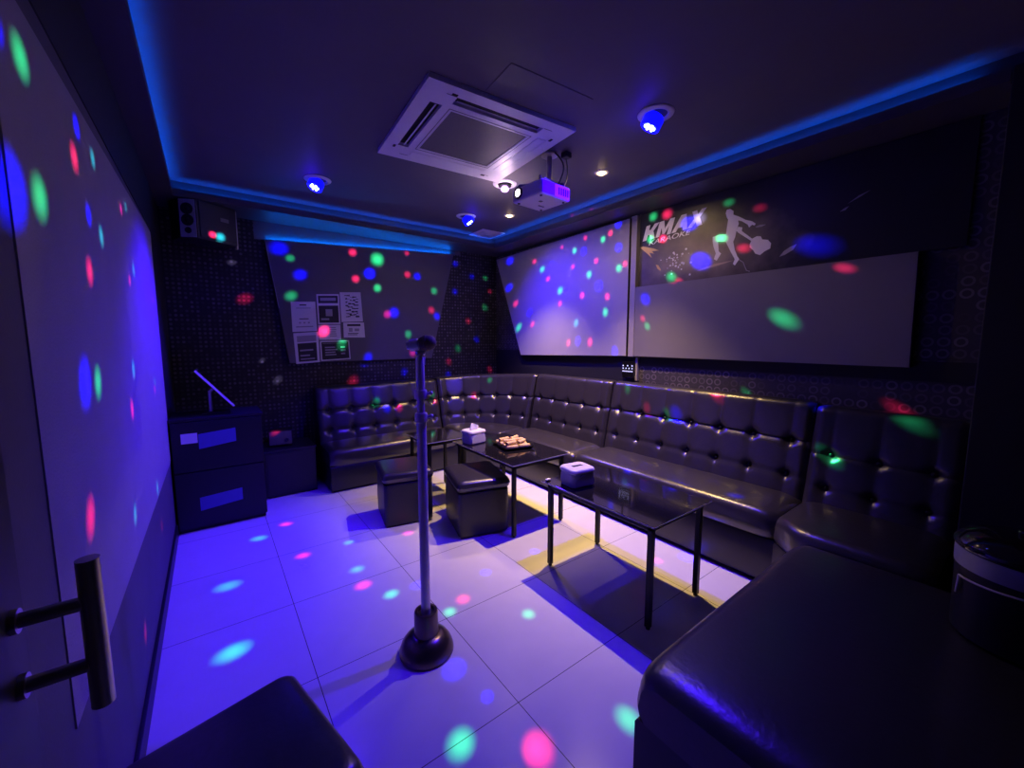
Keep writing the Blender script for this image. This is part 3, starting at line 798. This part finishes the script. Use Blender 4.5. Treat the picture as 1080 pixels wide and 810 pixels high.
b = BM(); prism(b, [(-.09, -.0805, .02), (.09, -.0805, .02), (.09, -.0805, .142), (-.09, -.0805, .142)], (0, -.003, 0)); fp = obj('front_panel', b, 'grille', am)
b = BM(); cyl(b, (.05, -.0835, .06), (.05, -.095, .06), .016, n=20); obj('knob', b, 'gloss', fp, smooth=True)
for x in (-.08, .08):
    for y in (-.06, .06):
        b = BM(); cyl(b, (x, y, 0), (x, y, .008), .010, n=12); obj('foot', b, 'dark', am)

spk = thing('wall_speaker', 'black loudspeaker hung high in the far left corner', 'speaker', (.02, 4.28, 2.375), math.radians(22))
b = BM()
fr = [(-.085, -.125), (.215, -.085), (.215, .13), (-.17, .13), (-.17, -.03)]
prism(b, [(x, y, -.150) for x, y in fr], (0, 0, .30)); obj('enclosure', b, 'cabinet', spk)
b = BM(); prism(b, [(-.070, -.1265, -.136), (.205, -.0895, -.136), (.205, -.0895, .136), (-.070, -.1265, .136)], (.0008, -.006, 0)); gr = obj('front_grille', b, 'black_trim', spk)
b = BM(); prism(b, [(.085, -.1135, .02), (.15, -.1048, .02), (.15, -.1048, .05), (.085, -.1135, .05)], (.0003, -.0025, 0)); obj('plate', b, 'grille', gr)
fn = Vector((-.095, -.085, 0)).normalized()
mid = Vector((-.1275, -.0775, 0))
b = BM()
tg = Vector((.085, -.095, 0)).normalized()
q = [mid - tg * .056 + fn * .001 + Vector((0, 0, -.144)), mid + tg * .056 + fn * .001 + Vector((0, 0, -.144)), mid + tg * .056 + fn * .001 + Vector((0, 0, .144)), mid - tg * .056 + fn * .001 + Vector((0, 0, .144))]
prism(b, q, tuple(fn * .004)); sd = obj('tweeter_panel', b, 'screen', spk, label='end panel with round drivers, lit look painted in')  # pale colour stands in for the light falling on this end
rotf = Vector((0, 0, 1)).rotation_difference(fn).to_matrix().to_4x4()
for z, r in ((.072, .044), (-.015, .044), (-.093, .024)):
    b = BM(); lathe(b, [(r, 0), (r, .005), (r * .86, .006), (r * .45, -.004 + .005), (r * .3, .004), (0, .005)], n=28, M_=Matrix.Translation(mid + fn * .005 + Vector((0, 0, z))) @ rotf); obj('driver', b, 'dark', sd, smooth=True)
b = BM()
box(b, .222, .236, -.06, -.035, -.17, .145, bev=.002); box(b, .2155, .222, -.06, -.035, -.03, .03)
obj('bracket', b, 'steel', spk)
b = BM(); box(b, -.03, .05, .13, .155, -.05, .05, bev=.003); obj('wall_plate', b, 'steel', spk)

# keypad on the wall
kp = thing('wall_keypad', 'black song control keypad with small lit icons on the pale strip below the screen', 'keypad', (3.11, 2.33, 1.14))
b = BM(); box(b, 3.100, 3.144, 2.275, 2.405, 1.075, 1.225, bev=.004); obj('case', b, 'gloss', kp, world=True)
for i, (row, n, z) in enumerate(((0, 3, 1.185), (1, 4, 1.160), (2, 6, 1.133))):
    for k in range(n):
        y = 2.392 - (.100 / max(1, n - 1)) * k - .002
        s = .0055
        b = BM(); box(b, 3.0975, 3.1005, y - s, y + s, z - s, z + s, bev=.001); obj('lit_key', b, 'led_key', kp, world=True)

# ------------------------------------------------------------------ door with pull handle
dr = thing('open_door', 'dark door standing open along the left wall, seen edge on', 'door', (-.232, .30, 0))
b = BM(); prism(b, [(-.258, -.16, .008), (-.214, -.16, .008), (-.2225, .80, .008), (-.2665, .80, .008)], (0, 0, 2.07)); obj('door_leaf', b, 'door', dr, world=True)
ph = BM()
y0 = .757
hx = -.222; gx = -.150
for zz in (1.057, .968): cyl(ph, (hx, y0, zz), (gx, y0, zz), .0095, n=18)
hnd = obj('pull_handle', ph, 'steel', dr, smooth=True, world=True, label='brushed steel pull handle')
b = BM(); cyl(b, (gx, y0, .905), (gx, y0, 1.118), .0125, n=28); obj('grip_bar', b, 'steel', hnd, smooth=True, world=True)
for zz in (1.057, .968):
    b = BM(); cyl(b, (hx - .001, y0, zz), (hx + .007, y0, zz), .0155, n=24); obj('rosette', b, 'steel', hnd, smooth=True, world=True)
for z in (.25, 1.1, 1.85):
    b = BM(); cyl(b, (-.262, -.168, z - .05), (-.262, -.168, z + .05), .008, n=12); obj('hinge', b, 'steel', dr, smooth=True, world=True)

# ------------------------------------------------------------------ ceiling things
ac = thing('air_conditioner', 'white square four-way air conditioner cassette in the ceiling', 'air conditioner', (1.372, 2.245, ZC), math.radians(-4.0))
w = .45
zf = -.024
b = BM()
g0 = .245                     # grille half-size
sl0, sl1, sh = .308, .374, .270
for s in (-1, 1):             # panel strips leave the four outlets open
    box(b, s * sl1 if s > 0 else -w, w if s > 0 else -sl1, -w, w, zf, 0)
    box(b, -sl1, sl1, sl1 if s > 0 else -w, w if s > 0 else -sl1, zf, 0)
    box(b, -sl0, sl0, (g0 if s > 0 else -sl0), (sl0 if s > 0 else -g0), zf, 0)
    box(b, (g0 if s > 0 else -sl0), (sl0 if s > 0 else -g0), -g0, g0, zf, 0)
for sx in (-1, 1):
    for sy in (-1, 1):
        a0, a1 = sorted((sx * sh, sx * sl1)); c0, c1 = sorted((sy * sl0, sy * sl1)); box(b, a0, a1, c0, c1, zf, 0)
        a0, a1 = sorted((sx * sl0, sx * sl1)); c0, c1 = sorted((sy * sh, sy * sl0)); box(b, a0, a1, c0, c1, zf, 0)
pf = obj('panel', b, 'white', ac)
def strip_part(x0, x1, y0, y1):
    b = BM(); box(b, x0, x1, y0, y1, zf - .0014, zf); obj('seam', b, 'grille', pf)
for s in (-1, 1):
    strip_part(-g0 - .020, g0 + .020, s * (g0 + .018) - .0015, s * (g0 + .018) + .0015); strip_part(s * (g0 + .018) - .0015, s * (g0 + .018) + .0015, -g0 - .016, g0 + .016)
    strip_part(-sh - .06, -sh - .005, s * (sl1 + .004) - .0015, s * (sl1 + .004) + .0015); strip_part(sh + .005, sh + .06, s * (sl1 + .004) - .0015, s * (sl1 + .004) + .0015)
b = BM(); box(b, -g0, g0, -g0, g0, zf + .004, -.002); gg = obj('intake_grille', b, 'grille', ac)
for k in range(4):
    R_ = Matrix.Rotation(PI / 2 * k, 4, 'Z')
    b = BM(); box(b, -sh, sh, sl0, sl1, -.004, -.002, mat=R_); sl = obj('outlet_slot', b, 'dark', ac)
    if k in (1, 2):           # the two outlets towards the door stand open
        b = BM(); box(b, -sh + .015, sh - .015, -.005, .005, -.0012, .0012, mat=R_ @ Matrix.Translation((0, (sl0 + sl1) / 2 - .004, zf + .004)) @ Matrix.Rotation(-.3, 4, 'X')); obj('louvre', b, 'white', sl)
    else:
        b = BM(); box(b, -sh + .003, sh - .003, sl0 + .003, sl1 - .003, zf - .001, zf + .004, mat=R_); obj('louvre', b, 'white', sl)
    b = BM(); box(b, .255, .285, g0 + .075, g0 + .090, zf - .002, zf, mat=R_ @ Matrix.Translation((.02, .062, 0))); obj('clip_mark', b, 'dark', pf)

# ceiling access panel and air vent
av = thing('access_panel', 'faint ceiling access hatch next to the air conditioner', 'access panel', (1.42, 1.655, ZC), math.radians(-4))
b = BM(); box(b, -.25, .25, -.12, .12, -.003, 0, bev=.001); obj('hatch', b, 'ceiling', av)
vt = thing('ceiling_vent', 'small square white ceiling vent near the far right corner', 'vent', (2.66, 4.03, ZC))
b = BM()
for i, (r0, r1, z) in enumerate(((.15, .115, -.014), (.098, .070, -.020), (.054, .030, -.026))):
    loft(b, [sq(r0, -.0), sq(r0, z + .006), sq(r1, z), sq(r1, z + .008), sq(r1 + .004, 0)])
obj('diffuser', b, 'white', vt)
b = BM(); box(b, -.11, .11, -.11, .11, -.004, -.001); obj('core', b, 'dark', vt)

LIGHTS = []
def spot(parent, name, local, direction, power, col, angle, blend, radius):
    ld = bpy.data.lights.new(name, 'SPOT'); ld.energy = power; ld.color = col
    ld.spot_size = math.radians(angle); ld.spot_blend = blend; ld.shadow_soft_size = radius
    lo = bpy.data.objects.new(name, ld); COL.objects.link(lo)
    lo.parent = parent; lo.location = local
    lo.rotation_euler = Vector(direction).to_track_quat('-Z', 'Y').to_euler()
    return lo
def glow(parent, name, local, power, col):
    ld = bpy.data.lights.new(name, 'POINT'); ld.energy = power; ld.color = col; ld.shadow_soft_size = .012
    lo = bpy.data.objects.new(name, ld); COL.objects.link(lo); lo.parent = parent; lo.location = local
def gimbal(label, loc, direction, power, angle=130, blend=.8):
    """white trim ring with a tilted can whose face carries seven blue diodes"""
    t = thing('gimbal_downlight', label, 'ceiling lamp', loc, 0, 'blue gimbal downlights')
    d = Vector(direction).normalized()
    b = BM(); lathe(b, [(.062, 0), (.062, -.006), (.068, -.011), (.088, -.010), (.096, -.004), (.097, 0)], n=40); obj('trim_ring', b, 'white', t, smooth=True)
    R_ = Vector((0, 0, 1)).rotation_difference(d).to_matrix().to_4x4()
    T = Matrix.Translation((0, 0, -.010)) @ R_
    b = BM(); lathe(b, [(0, -.0), (.048, 0), (.055, .012), (.056, .062), (.050, .068), (.047, .064), (.045, .060), (0, .060)], n=36, M_=T); cn = obj('lamp_can', b, 'lens_blue', t, smooth=True)
    for k in range(7):
        r = 0 if k == 0 else .025; a = k * PI / 3
        b = BM(); lathe(b, [(0, .0705), (.0045, .070), (.0072, .067), (.0076, .058), (0, .058)], n=16, M_=T @ Matrix.Translation((r * cos(a), r * sin(a), 0))); obj('diode', b, 'led_blue', cn, smooth=True)
    glow(t, 'blue_spill', tuple(Vector((0, 0, -.010)) + d * .10), 1.0, (.03, .0, 1.0))
    spot(t, 'blue_beam', tuple(Vector((0, 0, -.010)) + d * .085), d, power, (.035, .0, 1.0), angle, blend, .022)
    return t
def downlight(label, loc, power, wide, angle=82):
    t = thing('recessed_downlight', label, 'ceiling lamp', loc, 0, 'warm recessed downlights')
    b = BM(); lathe(b, [(.026, 0), (.034, -.004), (.038, -.007), (.050, -.005), (.053, 0)], n=36); obj('trim_ring', b, 'white', t, smooth=True)
    b = BM(); lathe(b, [(0, -.020), (.014, -.018), (.026, -.011), (.032, -.003), (.0335, 0)], n=28); obj('lens', b, 'led_warm', t, smooth=True)
    glow(t, 'warm_spill', (0, 0, -.045), .10, (1.0, .66, .2))
    spot(t, 'warm_beam', (0, 0, -.028), (0, 0, -1), power, (1.0, .64, .21), angle, 1.0, .012)
    spot(t, 'wide_warm_beam', (0, 0, -.028), (0, 0, -1), wide, (1.0, .68, .30), 166, .5, .012)
    return t
gimbal('blue gimbal downlight left of the air conditioner', (.752, 3.50, ZC), (-.95, -.35, -1.9), PW_E1, 80, .8)
gimbal('large blue gimbal downlight right of the air conditioner, nearest the banner', (2.04, 1.405, ZC), (-.27, .38, -.88), PW_E2, 118, .7)
gimbal('small blue gimbal downlight farthest from the camera, beyond the air conditioner', (2.13, 3.60, ZC), (.66, -.48, -1.2), PW_E3, 112, .9)
downlight('warm recessed downlight nearest the banner wall', (2.40, 2.095, ZC), PW_W1, PW_V1)
downlight('warm recessed downlight toward the far corner of the ceiling', (2.46, 3.32, ZC), PW_W2, PW_V2)

# projector on its ceiling mount
pj = thing('projector', 'white projector hanging from the ceiling beside the air conditioner', 'projector', (1.760, 2.035, 2.292), math.radians(4))
b = BM(); box(b, -.130, .130, -.132, .132, 0, .085, bev=.012, seg=3); bd = obj('casing', b, 'white', pj)
b = BM(); box(b, -.122, -.015, -.1345, -.1305, .008, .078); obj('rear_panel', b, 'grille', bd)
for k in range(5):
    b = BM(); box(b, .02 + .02 * k, .03 + .02 * k, -.1335, -.1310, .022, .064); obj('vent_slot', b, 'dark', bd)
b = BM(); lathe(b, [(0, -.01), (.036, -.01), (.036, .012), (.031, .016), (.026, .008), (0, .006)], n=28, M_=Matrix.Translation((-.130, .070, .048)) @ Matrix.Rotation(-PI / 2, 4, 'Y')); ln = obj('lens_barrel', b, 'dark', pj, smooth=True)
b = BM(); lathe(b, [(0, .013), (.015, .011), (.024, .007), (0, .006)], n=24, M_=Matrix.Translation((-.130, .070, .048)) @ Matrix.Rotation(-PI / 2, 4, 'Y')); obj('lens', b, 'led_lens', ln, smooth=True)
b = BM(); box(b, -.035, -.012, -.03, -.010, -.002, 0); obj('base_mark', b, 'grille', bd)
b = BM(); box(b, .02, .07, .04, .05, -.002, 0); obj('base_mark', b, 'grille', bd)
for x, y in ((-.10, -.10), (.10, -.10), (-.10, .10), (.10, .10)):
    b = BM(); cyl(b, (x, y, -.005), (x, y, 0), .008, n=14); obj('foot', b, 'dark', bd)
b = BM()
lathe(b, [(0, .35), (.055, .35), (.055, .342), (.03, .334), (0, .334)], c=(.135, .06, 0), n=32); cyl(b, (.135, .06, .335), (.135, .06, .16), .018, n=20); box(b, .02, .165, -.01, .11, .150, .162, bev=.003)
mt = obj('ceiling_mount', b, 'steel', pj, smooth=True)
for x, y in ((-.10, -.09), (.11, -.09), (-.09, .11), (.11, .11)):
    b = BM(); tube(b, [(.09, .05, .155), (x, y, .115), (x, y, .083)], .007, 10); obj('mount_arm', b, 'blackmetal', mt, smooth=True)
b = BM()
tube(b, [(.125 - .03 * (k / 12), .0 - .09 * sin(PI * k / 12), .34 - .27 * (k / 12)) for k in range(13)], .005, 8); obj('cable', b, 'dark', pj, smooth=True)
b = BM()
tube(b, [(.19 + .05 * sin(PI * k / 12) - .08 * (k / 12), -.03 - .02 * (k / 12), .34 - .28 * (k / 12)) for k in range(13)], .004, 8); obj('cable', b, 'dark', pj, smooth=True)
b = BM(); box(b, .17, .22, -.06, -.01, .315, .35, bev=.004); obj('power_plug', b, 'dark', pj)

# disco lamp
dl = thing('disco_lamp', 'round party lamp with a glowing bulb in the ceiling behind the projector', 'ceiling lamp', (1.955, 2.70, ZC))
b = BM(); lathe(b, [(.058, 0), (.058, -.006), (.064, -.012), (.086, -.010), (.094, -.004), (.095, 0)], n=40); obj('trim_ring', b, 'white', dl, smooth=True)
b = BM(); lathe(b, [(.050, 0), (.052, -.012), (.050, -.020), (.0, -.020)], n=32); obj('socket', b, 'dark', dl, smooth=True)
b = BM(); lathe(b, [(.024, -.018)] + [(.032 * sin(a), -.040 - .022 * cos(a)) for a in [PI * .8 - PI * .8 * k / 8 for k in range(9)]], n=24); obj('crystal_bulb', b, 'led_disco', dl)
DISCO = Vector((1.955, 2.70, ZC - .090))
DOTS = """G,-0.27,1.32,1.99,1.1,1.3 B,-0.27,1.19,1.98,0.85,1.3 G,-0.27,1.34,1.72,1.19,1.3 B,-0.27,1.17,1.69,1.7,1.3 R,-0.27,1.71,1.93,1.02,1.3 B,-0.27,1.78,2.04,0.85,1.3 C,-0.27,1.98,2.02,0.85,1.3 C,-0.27,1.99,1.77,0.94,1.3 B,-0.27,1.82,1.8,0.85,1.3 M,-0.27,2.51,1.99,0.68,1.3 C,-0.27,2.67,2.04,0.68,1.3 R,-0.27,1.75,1.62,1.02,1.3 C,-0.27,2.73,1.76,0.85,1.3 R,-0.27,2.56,1.69,0.68,1.3 R,-0.27,3.54,1.68,0.59,1.3 G,-0.27,1.7,1.29,1.1,1.3 B,-0.27,1.55,1.3,1.53,1.3 C,-0.27,2.41,1.29,0.94,1.3 C,-0.27,3.2,1.17,0.68,1.3 R,-0.27,3.15,1.13,0.59,1.3 R,-0.27,2.27,1.13,0.94,1.3 R,-0.27,1.45,0.96,1.1,1.3 C,-0.27,2.09,0.74,0.85,1.3 C,-0.27,2.84,0.62,0.85,1.3 R,-0.27,2.9,0.39,0.68,1.3 R,-0.27,2.07,0.26,0.77,1.3 B,0.59,4.49,2.29,1.65,2 G,0.68,4.49,2.21,0.88,2 R,1.27,4.49,2.34,0.99,2 G,1.53,4.49,2.3,1.76,2 B,1.44,4.49,2.14,1.43,2 R,1.29,4.49,2.07,0.99,2 R,1.87,4.49,2.17,0.99,2 B,1.99,4.49,2.16,1.1,2 G,1.52,4.49,1.99,1.1,2 G,0.67,4.49,1.85,1.21,2 R,0.35,4.49,1.83,1.21,2 B,0.76,4.49,2.06,1.32,2 G,2.2,4.49,2.01,1.1,2 R,2.16,4.49,1.78,1.1,2 B,2.23,4.49,1.71,1.1,2 M,1.62,4.49,1.71,1.1,2 B,1.7,4.49,1.73,1.43,2 R,0.95,4.49,1.51,1.32,2 G,1.12,4.49,1.37,1.21,2 G,1.86,4.49,1.49,1.1,2 M,1.91,4.49,1.28,1.1,2 B,1.39,4.49,1.23,1.21,2 B,2.51,4.49,2.38,0.99,2 G,2.94,4.49,2.25,0.88,2 R,3.01,4.49,2.09,0.77,2 B,2.5,4.49,2.05,0.99,2 G,2.93,4.49,1.88,1.1,2 R,2.68,4.49,1.7,0.99,2 B,2.8,4.49,1.47,0.99,2 G,2.53,4.49,1.36,1.1,2 R,2.4,4.49,1.2,0.99,2 R,3,4.49,1.08,0.99,2 B,2.39,4.49,1.03,1.1,2 R,1.26,4.49,1.02,1.43,2 B,1.83,4.49,1.1,0.99,2 B,2.74,4.49,2.25,0.88,2 V,0.45,4.49,1.27,0.55,2 V,0.57,4.49,1.08,0.88,2 R,1.87,4.49,2.41,0.77,2 V,0.27,4.49,2.14,0.66,2 B,3.1,4.17,2.41,1.23,2 B,3.1,4.19,2.08,1.23,2 R,3.1,3.69,2.33,0.76,2 G,3.1,3.55,2.22,0.95,2 B,3.1,3.39,2.26,0.66,2 R,3.1,3.45,2.1,0.76,2 G,3.1,3.25,1.95,1.04,2 B,3.1,3.16,1.93,0.85,2 R,3.1,3.25,1.81,0.76,2 R,3.1,4.05,1.87,0.95,2 B,3.1,3.78,1.74,0.95,2 G,3.1,3.99,1.57,1.14,2 R,3.1,3.72,1.6,0.85,2 C,3.1,3,1.59,0.95,2 R,3.1,3.11,1.38,0.85,2 B,3.1,2.97,1.4,0.95,2 R,3.1,2.8,1.39,0.95,2 B,3.1,2.48,1.3,0.95,2 G,3.1,2.61,1.68,0.95,2 R,3.1,2.59,1.83,0.85,2 R,3.1,2.92,1.87,0.85,2 B,3.1,2.7,1.94,1.23,2 G,3.1,2.83,2.07,0.95,2 R,3.1,3.06,2.18,0.66,2 R,3.1,2.74,2.19,0.76,2 G,3.1,2.46,2.08,0.95,2 R,3.1,2.39,2.11,0.76,2 B,3.1,2.47,2.27,1.04,2 G,3.1,2.66,2.38,0.85,2 R,3.1,2.89,2.44,0.66,2 B,3.1,2.91,2.31,1.04,2 G,3.1,3.04,2.34,0.85,2 R,3.1,3.23,2.41,0.57,2 R,3.1,2.57,2.42,0.76,2 B,3.1,2.48,2.48,0.95,2 G,3.1,2.16,2.48,0.95,2 R,3.1,2.03,2.47,1.04,2 G,3.1,2.18,2.3,0.85,2 R,3.1,2.06,2.28,0.85,2 B,3.1,1.73,2.05,1.52,2 G,3.1,1.97,1.96,1.04,2 R,3.1,1.9,1.91,0.85,2 G,3.1,1.58,2.19,0.85,2 R,3.1,1.42,2.09,0.85,2 V,3.1,1.75,2.37,1.04,2 B,3.1,1.83,2.35,1.33,2 G,3.1,1.54,2.43,0.76,2 R,3.1,1.33,2.34,0.76,2 B,3.1,0.99,2.03,1.71,2 B,3.1,2.16,1.77,1.14,2 R,3.1,2.18,1.6,0.66,2 G,3.1,2.13,1.53,0.76,2 G,3.1,1.07,1.55,1.42,2 R,3.1,0.76,1.84,0.76,2 R,3.1,0.58,1.08,0.95,2 G,3.1,1.37,1.09,0.76,2 M,3.1,2.61,2.62,0.57,2 M,3.1,2.91,2.63,0.57,2 G,1.42,4.3,0.79,0.99,3.2 B,1.52,4.3,0.68,1.1,3.2 R,1.66,4.3,0.67,0.99,3.2 G,2.07,4.3,0.82,0.88,3.2 R,2.11,4.3,0.72,0.88,3.2 R,0.48,4.2,0.63,0.8,4 R,0.05,4.2,2.27,0.7,4 C,0.14,4.2,2.27,0.9,4 R,2.57,4.2,0.75,0.99,3.2 G,2.79,4.2,0.83,0.88,3.2 R,3.15,4.2,0.88,0.88,3.2 G,2.97,2.25,1,0.84,3 R,2.97,2.01,0.82,0.95,3 G,2.97,1.82,0.79,0.95,3 B,2.97,1.73,0.8,1.26,3 R,2.97,1.47,1.03,0.95,3 B,2.97,0.88,1.06,0.95,3 G,2.97,0.39,0.97,1.16,3 G,2.97,0.58,0.59,1.16,3 B,2.47,1.86,0.45,0.84,3 B,2.34,1.55,0.45,1.05,3 B,2.57,1.1,0.45,1.05,3 M,0.39,3.44,0,1.05,0.85 C,0.2,3.3,0,1.16,0.85 C,-0,2.74,0,1.37,0.85 M,0.41,2.85,0,1.05,0.85 G,0,2.12,0,1.47,0.85 M,1.09,2.73,0,1.05,0.85 C,0.7,2.85,-0,0.84,0.85 C,0.65,2.47,0,1.05,0.85 R,0.63,2.28,0,1.16,0.85 G,0.73,2.1,0,1.05,0.85 B,0.88,2.09,0,0.95,0.85 R,1.03,1.82,0,1.05,0.85 G,0.92,1.77,0,0.95,0.85 G,1.24,1.51,0,0.95,0.85 B,1.27,1.96,0,0.84,0.85 B,0.76,1.43,0,1.26,0.85 B,0.8,1.23,0,0.63,0.85 G,0.62,1.13,0,1.26,0.85 R,0.83,0.95,0,1.37,0.85 G,1.17,0.83,0,1.26,0.85 B,1.67,1.97,0,0.84,0.85 M,2.23,1.41,0,0.95,0.85 B,0.39,2.71,0,0.95,0.85 M,1.33,2.99,0,0.53,0.85"""
RGB = dict(R=(1, .02, .12), G=(.03, 1, .30), B=(.0, .0, 1), C=(.03, .75, .95), M=(1, .02, .40), V=(.55, .45, 1))
by = {}
for s in DOTS.split():
    c_, x, y, z, k, q = s.split(','); by.setdefault(c_, []).append((Vector((float(x), float(y), float(z))), float(k), float(q)))
ld = bpy.data.lights.new('coloured_beams', 'POINT'); ld.energy = PW_D; ld.shadow_soft_size = .004
ld.use_nodes = True
N, L = ld.node_tree.nodes, ld.node_tree.links
em = N['Emission']
g = N.new('ShaderNodeNewGeometry'); total = None
for c_, L_ in by.items():
    acc = None
    for p, k, q in L_:
        d = p - DISCO; dist = d.length; d.normalize()
        v = N.new('ShaderNodeVectorMath'); v.operation = 'DISTANCE'
        L.new(g.outputs['Incoming'], v.inputs[0]); v.inputs[1].default_value = d
        mr = N.new('ShaderNodeMapRange'); mr.interpolation_type = 'SMOOTHSTEP'
        mr.inputs['From Min'].default_value = DR / dist * k; mr.inputs['From Max'].default_value = 0.0
        mr.inputs['To Min'].default_value = 0; mr.inputs['To Max'].default_value = q * DG[c_] * min(2.2, (dist / 2.6) ** 2) * (.75 + .25 * k)
        L.new(v.outputs['Value'], mr.inputs['Value'])
        if acc is None: acc = mr.outputs['Result']
        else:
            a = N.new('ShaderNodeMath'); a.operation = 'ADD'; L.new(acc, a.inputs[0]); L.new(mr.outputs['Result'], a.inputs[1]); acc = a.outputs[0]
    s_ = N.new('ShaderNodeVectorMath'); s_.operation = 'SCALE'; s_.inputs[0].default_value = RGB[c_]; L.new(acc, s_.inputs['Scale'])
    if total is None: total = s_.outputs[0]
    else:
        a = N.new('ShaderNodeVectorMath'); a.operation = 'ADD'; L.new(total, a.inputs[0]); L.new(s_.outputs[0], a.inputs[1]); total = a.outputs[0]
L.new(total, em.inputs['Color']); em.inputs['Strength'].default_value = 1.0
lo = bpy.data.objects.new('coloured_beams', ld); COL.objects.link(lo); lo.parent = dl; lo.location = DISCO - Vector(dl.location)
ld = bpy.data.lights.new('bulb_glow', 'POINT'); ld.energy = PW_G; ld.color = (1, .70, .85); ld.shadow_soft_size = .03
lo = bpy.data.objects.new('bulb_glow', ld); COL.objects.link(lo); lo.parent = dl; lo.location = (0, 0, -.20)

# ------------------------------------------------------------------ camera, world, view
cam = bpy.data.cameras.new('camera'); co = bpy.data.objects.new('camera', cam); COL.objects.link(co)
cam.sensor_fit = 'HORIZONTAL'; cam.sensor_width = 36; cam.lens = 36 * 424 / 1080; cam.clip_start = .02
co.location = (0, 0, 1.41); co.rotation_euler = (math.radians(90 - 6.0582), 0, math.radians(-36.888))
sc.camera = co
w_ = bpy.data.worlds.new('world'); sc.world = w_; w_.use_nodes = True
w_.node_tree.nodes['Background'].inputs['Color'].default_value = (.01, .008, .03, 1)
w_.node_tree.nodes['Background'].inputs['Strength'].default_value = .3
vs = sc.view_settings
sc.display_settings.display_device = 'sRGB'
vs.view_transform = 'Standard'; vs.look = 'None'; vs.gamma = 1; vs.exposure = EXPO; vs.use_curve_mapping = False
cy = sc.cycles
cy.max_bounces = 6; cy.diffuse_bounces = 4; cy.glossy_bounces = 4; cy.sample_clamp_indirect = 4.0
cy.caustics_reflective = False; cy.caustics_refractive = False
cy.use_denoising = True
